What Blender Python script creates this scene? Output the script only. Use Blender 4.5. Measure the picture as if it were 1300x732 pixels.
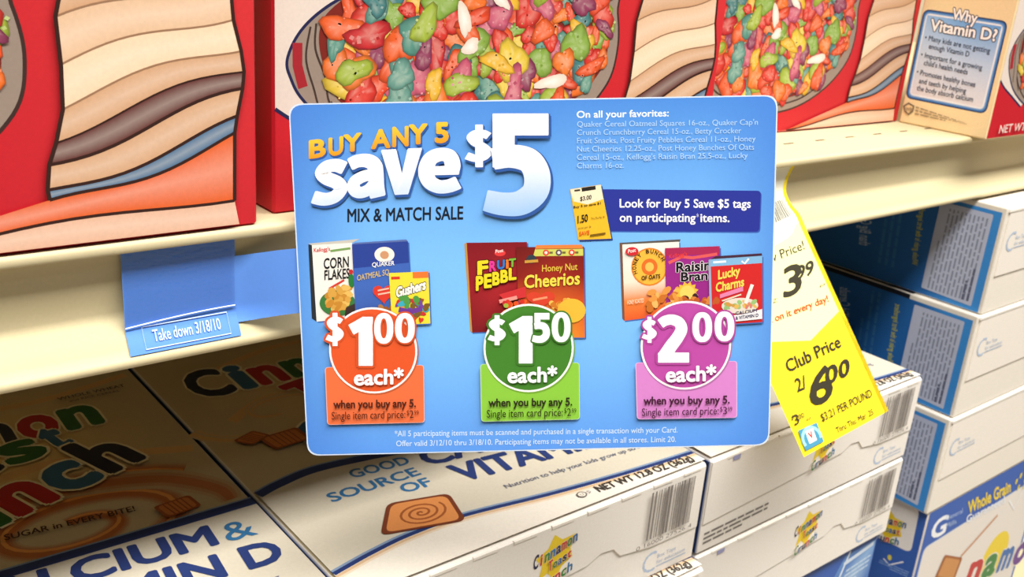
import bpy, bmesh, math, random
from mathutils import Vector, Matrix

for o in list(bpy.data.objects):
    bpy.data.objects.remove(o, do_unlink=True)
S = bpy.context.scene
COL = S.collection
rnd = random.Random(7)

# ---------------------------------------------------------------- camera, light, exposure
FOC = 1257.73                       # focal length in pixels of the 1300 x 732 frame
CAMZ = 0.82                         # camera height above the floor
YAW, PIT, ROL = 0.702157, 0.341954, 0.0806488
fw = Vector((math.sin(YAW)*math.cos(PIT), math.cos(YAW)*math.cos(PIT), -math.sin(PIT)))
r0 = Vector((math.cos(YAW), -math.sin(YAW), 0.0))
u0 = r0.cross(fw)
RT = r0*math.cos(ROL) + u0*math.sin(ROL)
UP = u0*math.cos(ROL) - r0*math.sin(ROL)
CAM = Vector((0, 0, CAMZ))
cd = bpy.data.cameras.new('camera')
cam = bpy.data.objects.new('camera', cd); COL.objects.link(cam)
m3 = Matrix((RT, UP, -fw)).transposed()
cam.matrix_world = Matrix.Translation(CAM) @ m3.to_4x4()
cd.sensor_width = 36.0; cd.lens = 36.0*FOC/1300.0
cd.clip_start = 0.01
cd.dof.use_dof = True; cd.dof.focus_distance = 0.325; cd.dof.aperture_fstop = 30
S.camera = cam

S.view_settings.view_transform = 'Standard'
S.view_settings.look = 'None'
S.view_settings.gamma = 1.0
S.view_settings.use_curve_mapping = False
S.view_settings.exposure = 0.0

w = bpy.data.worlds.new('store_air'); S.world = w; w.use_nodes = True
bg = w.node_tree.nodes['Background']
bg.inputs[0].default_value = (1.0, 0.95, 0.88, 1); bg.inputs[1].default_value = 0.055

def area(name, loc, rot, sx, sy, power, colr):
    d = bpy.data.lights.new(name, 'AREA'); d.shape = 'RECTANGLE'; d.size = sx; d.size_y = sy
    d.energy = power; d.color = colr
    o = bpy.data.objects.new(name, d); COL.objects.link(o)
    o.location = loc; o.rotation_euler = rot
    return o
# rows of ceiling fluorescents over the aisle
area('ceiling_tubes_near', (0.5, -0.54, CAMZ+1.75), (math.radians(-11), 0, 0), 3.6, 0.6, 178, (1.0, 0.978, 0.92))
area('ceiling_tubes_far', (0.1, -1.60, CAMZ+1.85), (math.radians(-36), 0, 0), 4.0, 0.7, 25, (1.0, 0.978, 0.92))

# ---------------------------------------------------------------- helpers
def C(r, g=None, b=None):
    if g is None: r, g, b = r
    f = lambda v: (v/255/12.92) if v <= 10.3 else ((v/255+0.055)/1.055)**2.4
    return (f(r), f(g), f(b))
def mix(a, b, t): return tuple(x+(y-x)*t for x, y in zip(a, b))

def ray(x, y): return fw*FOC + RT*(x-650) - UP*(y-366)
def on_plane(x, y, O, n):
    d = ray(x, y); return CAM + d*((O-CAM).dot(n)/d.dot(n))

def ink(name, rough=.45, spec=.4, bump=.0, grain=.03, coat=0.0):
    m = bpy.data.materials.new(name); m.use_nodes = True
    nt = m.node_tree; p = nt.nodes['Principled BSDF']
    a = nt.nodes.new('ShaderNodeAttribute'); a.attribute_name = 'Col'
    tc = nt.nodes.new('ShaderNodeTexCoord')
    nz = nt.nodes.new('ShaderNodeTexNoise'); nz.inputs['Scale'].default_value = 900; nz.inputs['Detail'].default_value = 2
    nt.links.new(tc.outputs['Object'], nz.inputs['Vector'])
    mr = nt.nodes.new('ShaderNodeMapRange'); mr.inputs[1].default_value = .3; mr.inputs[2].default_value = .7
    mr.inputs[3].default_value = 1-grain; mr.inputs[4].default_value = 1+grain
    nt.links.new(nz.outputs[0], mr.inputs[0])
    mx = nt.nodes.new('ShaderNodeVectorMath'); mx.operation = 'SCALE'
    nt.links.new(a.outputs['Color'], mx.inputs[0]); nt.links.new(mr.outputs[0], mx.inputs['Scale'])
    nt.links.new(mx.outputs[0], p.inputs['Base Color'])
    p.inputs['Roughness'].default_value = rough
    p.inputs['Specular IOR Level'].default_value = spec
    p.inputs['Coat Weight'].default_value = coat
    if bump:
        b = nt.nodes.new('ShaderNodeBump'); b.inputs['Strength'].default_value = bump; b.inputs['Distance'].default_value = .0005
        n2 = nt.nodes.new('ShaderNodeTexNoise'); n2.inputs['Scale'].default_value = 60
        nt.links.new(tc.outputs['Object'], n2.inputs['Vector'])
        nt.links.new(n2.outputs[0], b.inputs['Height']); nt.links.new(b.outputs[0], p.inputs['Normal'])
    return m
CARTON = ink('printed_carton', .5, .35, .08)
CARDM = ink('printed_card_stock', .5, .25, 0, .015)
PAPER = ink('printed_tag_paper', .55, .25, 0, .015)
STEEL = ink('cream_painted_steel', .55, .22, .1, .02)
FLOORM = ink('floor_vinyl', .4, .4, .1, .05)
def film():
    m = bpy.data.materials.new('clear_film'); m.use_nodes = True
    nt = m.node_tree; nt.nodes.clear()
    o = nt.nodes.new('ShaderNodeOutputMaterial'); t = nt.nodes.new('ShaderNodeBsdfTransparent')
    g = nt.nodes.new('ShaderNodeBsdfGlossy'); x = nt.nodes.new('ShaderNodeMixShader'); f = nt.nodes.new('ShaderNodeLayerWeight'); mm = nt.nodes.new('ShaderNodeMath'); mm.operation = 'MULTIPLY_ADD'; mm.inputs[1].default_value = .22; mm.inputs[2].default_value = .04
    n = nt.nodes.new('ShaderNodeTexNoise'); n.inputs['Scale'].default_value = 25
    b = nt.nodes.new('ShaderNodeBump'); b.inputs['Strength'].default_value = .12; b.inputs['Distance'].default_value = .002
    nt.links.new(n.outputs[0], b.inputs['Height']); nt.links.new(b.outputs[0], g.inputs['Normal'])
    t.inputs[0].default_value = (.78, .84, .90, 1); g.inputs['Roughness'].default_value = .12
    f.inputs['Blend'].default_value = .35; nt.links.new(f.outputs['Facing'], mm.inputs[0])
    nt.links.new(mm.outputs[0], x.inputs[0]); nt.links.new(t.outputs[0], x.inputs[1]); nt.links.new(g.outputs[0], x.inputs[2])
    nt.links.new(x.outputs[0], o.inputs[0]); return m
FILM = film()

class MB:
    def __init__(s): s.v = []; s.f = []; s.c = []
    def add(s, vs, fs, cols):
        n = len(s.v); s.v += [tuple(p) for p in vs]
        s.f += [tuple(i+n for i in f) for f in fs]
        if isinstance(cols[0], (int, float)): cols = [cols]*len(vs)
        s.c += list(cols)
    def build(s, name, mat, parent=None, smooth=None):
        me = bpy.data.meshes.new(name); me.from_pydata(s.v, [], s.f)
        at = me.color_attributes.new('Col', 'FLOAT_COLOR', 'POINT')
        flat = []
        for c in s.c: flat += [c[0], c[1], c[2], 1.0]
        at.data.foreach_set('color', flat)
        me.materials.append(mat); me.update()
        if smooth is not None:
            me.polygons.foreach_set('use_smooth', [True]*len(me.polygons))
            me.set_sharp_from_angle(angle=math.radians(smooth))
        o = bpy.data.objects.new(name, me); COL.objects.link(o)
        if parent is not None:
            o.parent = parent; o.matrix_parent_inverse = Matrix.Translation(-parent.location)
        return o
    def box(s, a, b, col, bev=.0008, seg=2):
        bm = bmesh.new(); bmesh.ops.create_cube(bm, size=1)
        for v in bm.verts:
            v.co = Vector([(a[i]+b[i])/2 + v.co[i]*(b[i]-a[i]) for i in range(3)])
        if bev: bmesh.ops.bevel(bm, geom=bm.edges[:], offset=bev, segments=seg, profile=.5, affect='EDGES')
        bm.verts.index_update()
        if callable(col): cols = [col(v.co, v.normal) for v in bm.verts]
        else: cols = [col]*len(bm.verts)
        s.add([v.co.copy() for v in bm.verts], [[v.index for v in f.verts] for f in bm.faces], cols)
        bm.free()
    def extrude(s, prof, x0, x1, col, closed=True, nx=1):
        n = len(prof); vs = []
        for i in range(nx+1):
            x = x0+(x1-x0)*i/nx
            vs += [Vector((x, y, z)) for y, z in prof]
        fs = []
        for i in range(nx):
            for j in range(n if closed else n-1):
                k = (j+1) % n
                fs.append((i*n+j, i*n+k, (i+1)*n+k, (i+1)*n+j))
        if closed: fs += [tuple(range(n))[::-1], tuple(nx*n+j for j in range(n))]
        s.add(vs, fs, col)

def smooth_curve(pts, n=8):
    out = []
    for i in range(len(pts)-1):
        p0 = Vector(pts[max(i-1, 0)]); p1 = Vector(pts[i]); p2 = Vector(pts[i+1]); p3 = Vector(pts[min(i+2, len(pts)-1)])
        for k in range(n):
            t = k/n
            v = .5*((2*p1)+(p2-p0)*t+(2*p0-5*p1+4*p2-p3)*t*t+(3*p1-p0-3*p2+p3)*t**3); out.append((v.x, v.y))
    out.append(tuple(pts[-1])); return out


_glyph = {}
def _outline(txt):
    k = (txt, None)
    if k in _glyph: return _glyph[k]
    cu = bpy.data.curves.new('lettering', 'FONT'); cu.body = txt; cu.size = 1; cu.resolution_u = 3
    ob = bpy.data.objects.new('lettering', cu); COL.objects.link(ob)
    dg = bpy.context.evaluated_depsgraph_get(); dg.update()
    me = bpy.data.meshes.new_from_object(ob.evaluated_get(dg))
    vs = [(v.co.x, v.co.y) for v in me.vertices]; fs = [tuple(p.vertices) for p in me.polygons]
    bpy.data.objects.remove(ob); bpy.data.curves.remove(cu); bpy.data.meshes.remove(me)
    _glyph[k] = (vs, fs); return vs, fs
def glyphs(txt, bold):
    """vertices, faces; a heavier weight is the letter drawn several times, a hair apart"""
    k = (txt, bold)
    if k in _glyph: return _glyph[k]
    if txt in FAT: vs, fs = FAT[txt]()
    else: vs, fs = _outline(txt)
    if bold > .002:
        n = 6 if bold < .02 else 10
        V = []; F = []
        for i in range(n):
            a = 2*math.pi*i/n; dx = bold*math.cos(a); dy = bold*math.sin(a)
            F += [tuple(j+len(V) for j in f) for f in fs]; V += [(x+dx, y+dy) for x, y in vs]
        vs, fs = V, F
    _glyph[k] = (vs, fs); return vs, fs
# drawn heavy figures and letters (unit height .7) for the big printed prices
def _ring(outer, inner):
    n = len(outer); return outer+inner, [(i, (i+1) % n, n+(i+1) % n, n+i) for i in range(n)]
def _el(cx, cy, rx, ry, n=40, p=2.0):
    o = []
    for i in range(n):
        t = 2*math.pi*i/n; c, s_ = math.cos(t), math.sin(t)
        o.append((cx+rx*math.copysign(abs(c)**(2/p), c), cy+ry*math.copysign(abs(s_)**(2/p), s_)))
    return o
def _path(pts, wd, n=8, spline=True):
    P_ = smooth_curve(pts, n) if spline else pts
    L = []; R = []; m = len(P_)
    for i in range(m):
        a = Vector(P_[max(i-1, 0)]); b = Vector(P_[min(i+1, m-1)]); d = (b-a).normalized(); q = Vector(P_[i]); k = wd(i/(m-1)) if callable(wd) else wd
        nn = Vector((-d.y, d.x))*k/2; L.append(tuple(q+nn)); R.append(tuple(q-nn))
    return L+R, [(m+i, m+i+1, i+1, i) for i in range(m-1)]
def _join(*parts):
    V = []; F = []
    for vs, fs in parts: F += [tuple(j+len(V) for j in f) for f in fs]; V += vs
    return V, F
def _pg(pts): return list(pts), [tuple(range(len(pts)))]
FAT = {
 '\u00b90': lambda: _ring(_el(.22, .35, .22, .36, 40, 2.3), _el(.22, .35, .085, .245, 40, 2.2)),
 '\u00b91': lambda: _pg([(.14, 0), (.32, 0), (.32, .70), (.19, .70), (.0, .585), (.065, .455), (.14, .50)]),
 '\u00b92': lambda: _join(_path([(.03, .585), (.10, .63), (.20, .645), (.30, .60), (.335, .50), (.28, .38), (.18, .24), (.07, .07)], lambda t: .13+.05*t), _pg([(.0, 0), (.44, 0), (.44, .14), (.0, .14)])),
 '\u00b95': lambda: _join(_pg([(.05, .70), (.42, .70), (.42, .555), (.05, .555)]), _pg([(.05, .70), (.05, .33), (.19, .33), (.19, .70)]), _path([(.05, .385), (.17, .405), (.29, .375), (.345, .28), (.335, .16), (.24, .08), (.12, .07), (.0, .095)], lambda t: .14+.03*math.sin(math.pi*t))),
 '\u00b9$': lambda: _join(_path([(.355, .545), (.27, .595), (.17, .59), (.105, .52), (.15, .425), (.27, .335), (.34, .245), (.29, .145), (.17, .105), (.04, .155)], .125), _pg([(.17, -.06), (.265, -.06), (.265, .76), (.17, .76)])),
 '\u00b9s': lambda: _path([(.345, .40), (.26, .44), (.16, .435), (.105, .375), (.16, .305), (.27, .24), (.315, .165), (.25, .085), (.14, .065), (.02, .105)], .125),
 '\u00b9a': lambda: _join(_path([(.055, .415), (.14, .445), (.24, .435), (.315, .37), (.33, .24), (.335, .11), (.35, .0)], lambda t: .13+.02*t), _path([(.33, .265), (.20, .255), (.10, .20), (.095, .11), (.16, .065), (.25, .09), (.325, .17)], .115)),
 '\u00b9v': lambda: _pg([(.0, .5), (.165, .5), (.245, .185), (.325, .5), (.48, .5), (.315, .0), (.165, .0)]),
 '\u00b9e': lambda: _join(_pg([(.10, .215), (.40, .215), (.40, .30), (.10, .30)]), _path([(.335, .25), (.345, .33), (.31, .425), (.215, .445), (.12, .39), (.08, .255), (.115, .13), (.21, .068), (.31, .075), (.395, .11)], .135), ),
}
def cap():
    vs, _ = glyphs('H', 0); return max(y for x, y in vs)
CAPH = cap()

LZ = .00001
class Sheet:
    """flat print on a real surface: O origin, a/b unit axes, n outward"""
    def __init__(s, O, a, b, n, base=.00008):
        s.O = Vector(O); s.a = Vector(a).normalized(); s.b = Vector(b).normalized(); s.n = Vector(n).normalized(); s.base = base
        s.mb = MB(); s.lay = 0; s.flip = s.a.cross(s.b).dot(s.n) < 0
    def fork(s):
        t = Sheet(s.O, s.a, s.b, s.n, s.base); t.lay = s.lay+1; return t
    def up(s, k=1): s.lay += k
    def w(s, p): return s.O + s.a*p[0] + s.b*p[1] + s.n*(s.base + s.lay*LZ)
    def px(s, x, y):
        d = on_plane(x, y, s.O, s.n) - s.O; return (d.dot(s.a), d.dot(s.b))
    def pxs(s, pts): return [s.px(*p) for p in pts]
    def raw(s, pts, fs, cols):
        if s.flip: fs = [tuple(reversed(f)) for f in fs]
        s.mb.add([s.w(p) for p in pts], fs, cols)
    def raw_copies(s, pts, fs, cols, n1):
        """letters drawn several times: every copy and every stroke of it a hair higher than the last"""
        l0 = s.lay; F = {}
        for f in fs: F.setdefault(f[0]//n1, []).append(f)
        for i in sorted(F):
            par = list(range(n1))
            def find(x):
                while par[x] != x: par[x] = par[par[x]]; x = par[x]
                return x
            for f in F[i]:
                for j in f[1:]: par[find(j-i*n1)] = find(f[0]-i*n1)
            comp = {}
            for f in F[i]: comp.setdefault(find(f[0]-i*n1), []).append(f)
            for ci, r in enumerate(sorted(comp)):
                s.lay = l0+i*.15+min(ci, 7)*.187
                idx = sorted({j for f in comp[r] for j in f}); mp = {j: q for q, j in enumerate(idx)}
                s.raw([pts[j] for j in idx], [tuple(mp[j] for j in f) for f in comp[r]], [cols[j] for j in idx])
        s.lay = l0+2.8
    def poly(s, pts, col):
        ar = sum(pts[i-1][0]*pts[i][1]-pts[i][0]*pts[i-1][1] for i in range(len(pts)))
        if ar < 0:
            pts = pts[::-1]
            if not isinstance(col[0], (int, float)): col = col[::-1]
        s.raw(pts, [tuple(range(len(pts)))], col); s.up()
    def rect(s, x0, y0, x1, y1, col): s.poly([(x0, y0), (x1, y0), (x1, y1), (x0, y1)], col)
    def grid(s, quad, rows):
        """quad bl,br,tr,tl ; rows of colours from bottom to top"""
        bl, br, tr, tl = [Vector(p) for p in quad]; R = len(rows); K = len(rows[0]); pts = []; cols = []
        for i in range(R):
            for j in range(K):
                t = i/(R-1); q = j/(K-1)
                p = bl.lerp(tl, t).lerp(br.lerp(tr, t), q); pts.append((p.x, p.y)); cols.append(rows[i][j])
        fs = [(i*K+j, i*K+j+1, (i+1)*K+j+1, (i+1)*K+j) for i in range(R-1) for j in range(K-1)]
        s.raw(pts, fs, cols); s.up()
    def ell(s, c, rx, ry, col, rot=0, n=28, centre=None):
        pts = [(c[0]+rx*math.cos(t)*math.cos(rot)-ry*math.sin(t)*math.sin(rot), c[1]+rx*math.cos(t)*math.sin(rot)+ry*math.sin(t)*math.cos(rot)) for t in [2*math.pi*i/n for i in range(n)]]
        if centre is None: s.poly(pts, col)
        else:
            s.raw([c]+pts, [(0, 1+i, 1+(i+1) % n) for i in range(n)], [centre]+[col]*n); s.up()
    def rrect(s, q, rad, col, n=5):
        """rounded quad, q in order bl,br,tr,tl (plane coordinates)"""
        s.poly(rounded(q, rad, n), col)
    def stroke(s, pts, wd, col, closed=False):
        n = len(pts); L = []; Rr = []
        for i in range(n):
            a = Vector(pts[i-1] if (i > 0 or closed) else pts[i]); b = Vector(pts[(i+1) % n] if (i < n-1 or closed) else pts[i])
            d = (b-a); d = d.normalized() if d.length > 1e-12 else Vector((1, 0))
            wi = wd(i/(n-1)) if callable(wd) else wd
            nn = Vector((-d.y, d.x))*wi/2; p = Vector(pts[i]); L.append(tuple(p+nn)); Rr.append(tuple(p-nn))
        fs = []
        for i in range(n if closed else n-1):
            k = (i+1) % n; fs.append((n+i, n+k, k, i))
        s.raw(L+Rr, fs, col); s.up()
    def text(s, txt, p0, p1, h, col, bold=0.0, outline=None, ow=.03, upv=None, shadow=None, grad=None):
        """baseline p0 -> p1 in plane coordinates, cap height h"""
        p0 = Vector(p0); p1 = Vector(p1); d = p1-p0
        if upv is None: upv = Vector((-d.y, d.x)).normalized()*h
        upv = Vector(upv)
        base, _ = glyphs(txt, bold); x0 = min(x for x, y in base); x1 = max(x for x, y in base)
        def put(b, c, off=Vector((0, 0))):
            vs, fs = glyphs(txt, b)
            pts = []; cols = []
            for x, y in vs:
                p = p0 + d*((x-x0)/(x1-x0)) + upv*(y/CAPH) + off; pts.append((p.x, p.y))
                cols.append(grad(y/CAPH) if (grad and c is None) else c)
            s.raw_copies(pts, fs, cols, len(glyphs(txt, 0)[0])); s.up()
        if shadow: put(bold+shadow[2] if len(shadow) > 2 else bold, shadow[0], Vector(shadow[1]))
        if outline: put(bold+ow, outline)
        put(bold, None if grad else col)
    def tpx(s, txt, a, b, hp, col, **k):
        """as text() but with baseline ends a,b and cap height hp measured in photo pixels"""
        p0 = s.px(*a); p1 = s.px(*b); t = s.px(a[0]+k.pop('lean', 0), a[1]-hp)
        s.text(txt, p0, p1, 0, col, upv=Vector(t)-Vector(p0), **k)
    def glyph_box(s, txt, x0, y0, x1, y1, col, bold=0, outline=None, ow=.03, shadow=None, grad=None, sl=0.0):
        """one glyph stretched to a pixel box; sl = rise of the box per pixel to the right"""
        base, _ = glyphs(txt, bold); a0 = min(p[0] for p in base); a1 = max(p[0] for p in base); b0 = min(p[1] for p in base); b1 = max(p[1] for p in base)
        def put(b, c, off=(0, 0)):
            vs, fs = glyphs(txt, b); pts = []; cols = []
            for x, y in vs:
                t = (x-a0)/(a1-a0); q = (y-b0)/(b1-b0)
                X = x0+(x1-x0)*t; Y = y1+(y0-y1)*q - sl*(X-x0)
                pts.append(s.px(X+off[0], Y+off[1])); cols.append(grad(q) if (grad and c is None) else c)
            s.raw_copies(pts, fs, cols, len(glyphs(txt, 0)[0])); s.up()
        if shadow: put(bold+.01, shadow, (1.5, 2.2))
        if outline: put(bold+ow, outline)
        put(bold, None if grad else col)
    def bars(s, quad, n, col, fill=.55, breaks=6, seed=1):
        """lines of unreadably small print: n lines across the quad (bl,br,tr,tl), each broken into words"""
        rr = random.Random(seed); bl, br, tr, tl = [Vector(p) for p in quad]; pts = []; fs = []
        for i in range(n):
            t0 = 1-(i+fill)/n; t1 = 1-i/n
            x = 0.0; end = 1.0 if i < n-1 else .6
            while x < end:
                x2 = min(end, x+rr.uniform(.5, 1.5)/breaks)
                k = len(pts)
                for t, q in ((t0, x), (t0, x2-.012), (t1, x2-.012), (t1, x)):
                    p = bl.lerp(tl, t).lerp(br.lerp(tr, t), q); pts.append((p.x, p.y))
                fs.append((k, k+1, k+2, k+3)); x = x2+.012
        s.raw(pts, fs, col); s.up()
    def build(s, name, mat, parent): return s.mb.build(name, mat, parent)

def rounded(q, rad, n=5):
    q = [Vector(p) for p in q]; out = []
    for i in range(4):
        p = q[i]; a = (q[i-1]-p).normalized(); b = (q[(i+1) % 4]-p).normalized()
        s0 = p+a*rad; s1 = p+b*rad
        for k in range(n+1):
            t = k/n; v = s0*(1-t)**2+p*2*t*(1-t)+s1*t*t; out.append((v.x, v.y))
    return out

def thing(name, label, cat, loc, group=None):
    o = bpy.data.objects.new(name, None); COL.objects.link(o); o.location = loc; o.empty_display_size = .02
    o['label'] = label; o['category'] = cat
    if group: o['group'] = group
    bpy.context.view_layer.update()
    return o
def Zc(z): return CAMZ+z

# ---------------------------------------------------------------- setting
CREAM = C(206, 192, 155)
mb = MB(); mb.box((-1.6, -3.2, -.02), (2.6, .95, 0), C(150, 140, 125), 0)
fl = mb.build('floor', FLOORM); fl['kind'] = 'structure'
mb = MB(); mb.box((-1.2, .78, 0), (2.2, .80, 2.1), C(215, 203, 172), .001)
wb = mb.build('wall_back', STEEL); wb['kind'] = 'structure'

# ---------------------------------------------------------------- shelves
ZT = Zc(-.0921)
SX0, SX1 = -.60, 1.25
sh = thing('store_shelf', 'cream painted steel shelf with an empty price channel along its front edge', 'shelf', (.3, .5, ZT))
mb = MB()
y0 = .28
def P(l): return [(y, ZT+z) for y, z in l]
mb.extrude(P([(.779, 0), (y0+.0022, 0), (y0+.0010, -.0002), (y0+.0003, -.0007), (y0, -.0013), (y0+.0001, -.0030), (y0+.0004, -.0035), (y0+.0012, -.0037),
              (y0+.006, -.0037), (y0+.008, -.003), (.779, -.003)]), SX0, SX1, CREAM)
mb.build('shelf_deck', STEEL, sh, 35)
CH = [(y0+.0050, -.0038), (y0+.0054, -.0060), (y0+.0058, -.0100), (y0+.0063, -.0150), (y0+.0069, -.0200), (y0+.0074, -.0238), (y0+.0073, -.0254), (y0+.0064, -.0271), (y0+.0041, -.0305), (y0+.0020, -.0340), (y0+.0008, -.0365)]
mb = MB()
mb.extrude(P(CH+[(y0+.0001, -.0369), (y0-.0004, -.0377), (y0-.0004, -.0389), (y0+.0001, -.0398), (y0+.0010, -.0402), (y0+.0022, -.0400), (y0+.0030, -.0392),
              (y0+.0060, -.0350), (y0+.0098, -.0275), (y0+.0106, -.0200), (y0+.0090, -.0040)]), SX0, SX1, CREAM)
mb.build('price_channel', STEEL, sh, 35)
s = Sheet((0, 0, ZT), (1, 0, 0), (0, 1, 0), (0, 0, 1))
X = .4416
while X > -.5: X -= .0281
while X < 1.2:
    s.raw([(X-.0042, .3065), (X+.0042, .3065), (X+.0042, .3080), (X-.0042, .3080)], [(0, 1, 2, 3)], C(38, 28, 18)); X += .0281
s.build('slot_row', STEEL, sh)
for bx in (-.45, .2, 1.1):
    mb = MB(); mb.box((bx-.0015, .31, ZT-.075), (bx+.0015, .779, ZT-.0032), CREAM, .0004); mb.build('support_bracket', STEEL, sh)

bs = thing('base_shelf', 'cream steel bottom deck of the shelving under the stacked cartons', 'shelf', (.3, .5, 0))
ZB = Zc(-.62)
mb = MB(); mb.box((SX0, .20, ZB-.02), (SX1, .779, ZB), CREAM, .002); mb.build('bottom_deck', STEEL, bs)
mb = MB(); mb.box((SX0, .225, .0002), (SX1, .24, ZB-.0202), C(190, 178, 150), .001); mb.build('kick_plate', STEEL, bs)

# ---------------------------------------------------------------- upper cereal boxes
FR_RED = C(192, 26, 40); FR_BRIGHT = C(225, 62, 62); NAVY = C(30, 32, 74)
CER = [C(*c_) for c_ in ((226, 84, 34), (232, 110, 36), (214, 54, 40), (198, 40, 46), (228, 92, 36), (210, 48, 38), (234, 120, 44), (220, 70, 36), (230, 178, 48), (226, 194, 64), (160, 180, 62), (132, 166, 66), (84, 144, 130), (66, 124, 126), (98, 152, 140), (198, 88, 116), (142, 58, 92))]
def cereal_bits(s, inside, bounds, count, r0, r1, seed):
    rr = random.Random(seed)
    cells = []
    n = 0; x0, y0_, x1, y1 = bounds
    gx = math.sqrt((x1-x0)*(y1-y0_)/count)
    y = y0_
    while y < y1:
        x = x0
        while x < x1:
            cells.append((x+rr.uniform(-.4, .4)*gx, y+rr.uniform(-.4, .4)*gx)); x += gx
        y += gx
    rr.shuffle(cells)
    for c in cells:
        if not inside(*c): continue
        rad = rr.uniform(r0, r1)*rr.choice((.75, 1, 1, 1.2)); asp = rr.uniform(.45, .95); rot = rr.uniform(0, math.pi)
        col = rr.choice(CER); N = 16; ph = [rr.uniform(0, 6.28) for _ in range(3)]
        ring = []
        for i in range(N):
            t = 2*math.pi*i/N; k = 1+.18*math.sin(2*t+ph[0])+.15*math.sin(3*t+ph[1])+.07*math.sin(5*t+ph[2])
            ring.append((math.cos(t)*k, math.sin(t)*asp*k))
        cr, sr = math.cos(rot), math.sin(rot)
        T = lambda p, f: (c[0]+rad*f*(p[0]*cr-p[1]*sr), c[1]+rad*f*(p[0]*sr+p[1]*cr))
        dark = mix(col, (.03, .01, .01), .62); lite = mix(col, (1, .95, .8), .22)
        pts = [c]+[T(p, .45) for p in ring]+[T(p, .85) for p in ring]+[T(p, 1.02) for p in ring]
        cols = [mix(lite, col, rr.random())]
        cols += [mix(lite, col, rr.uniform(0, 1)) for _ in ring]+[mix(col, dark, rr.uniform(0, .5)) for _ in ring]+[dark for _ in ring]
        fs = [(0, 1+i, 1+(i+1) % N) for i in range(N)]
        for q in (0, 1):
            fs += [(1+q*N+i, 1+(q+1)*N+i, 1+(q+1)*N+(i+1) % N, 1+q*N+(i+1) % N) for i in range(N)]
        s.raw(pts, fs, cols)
        l1 = s.lay; s.lay += .4
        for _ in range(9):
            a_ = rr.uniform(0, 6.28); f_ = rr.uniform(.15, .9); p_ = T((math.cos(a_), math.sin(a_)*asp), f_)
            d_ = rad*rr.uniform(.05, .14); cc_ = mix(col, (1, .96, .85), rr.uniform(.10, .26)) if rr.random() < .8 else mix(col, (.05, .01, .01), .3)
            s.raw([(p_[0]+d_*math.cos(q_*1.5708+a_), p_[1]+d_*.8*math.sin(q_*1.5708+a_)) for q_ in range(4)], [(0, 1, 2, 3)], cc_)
        s.lay = l1+.12
    s.up()
    milk = C(238, 230, 220)
    for (cx_, cy_, rx_, ry_, ro_) in ((.0725, .063, .0022, .0075, .35), (.0760, .0535, .0045, .0024, .2), (.1160, .0400, .0075, .0028, .25), (.0880, .0700, .0020, .0055, .8), (.0400, .0800, .0040, .0025, .5)):
        N = 14; ph = rr.uniform(0, 6); pts = []
        for i in range(N):
            t = 2*math.pi*i/N; k = 1+.22*math.sin(2*t+ph)+.12*math.sin(3*t+ph*2); x, y = rx_*k*math.cos(t), ry_*k*math.sin(t)
            pts.append((cx_+x*math.cos(ro_)-y*math.sin(ro_), cy_+x*math.sin(ro_)+y*math.cos(ro_)))
        s.raw([(cx_, cy_)]+pts, [(0, 1+i, 1+(i+1) % N) for i in range(N)], [C(246, 240, 232)]+[C(222, 206, 190)]*N); s.up()

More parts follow.
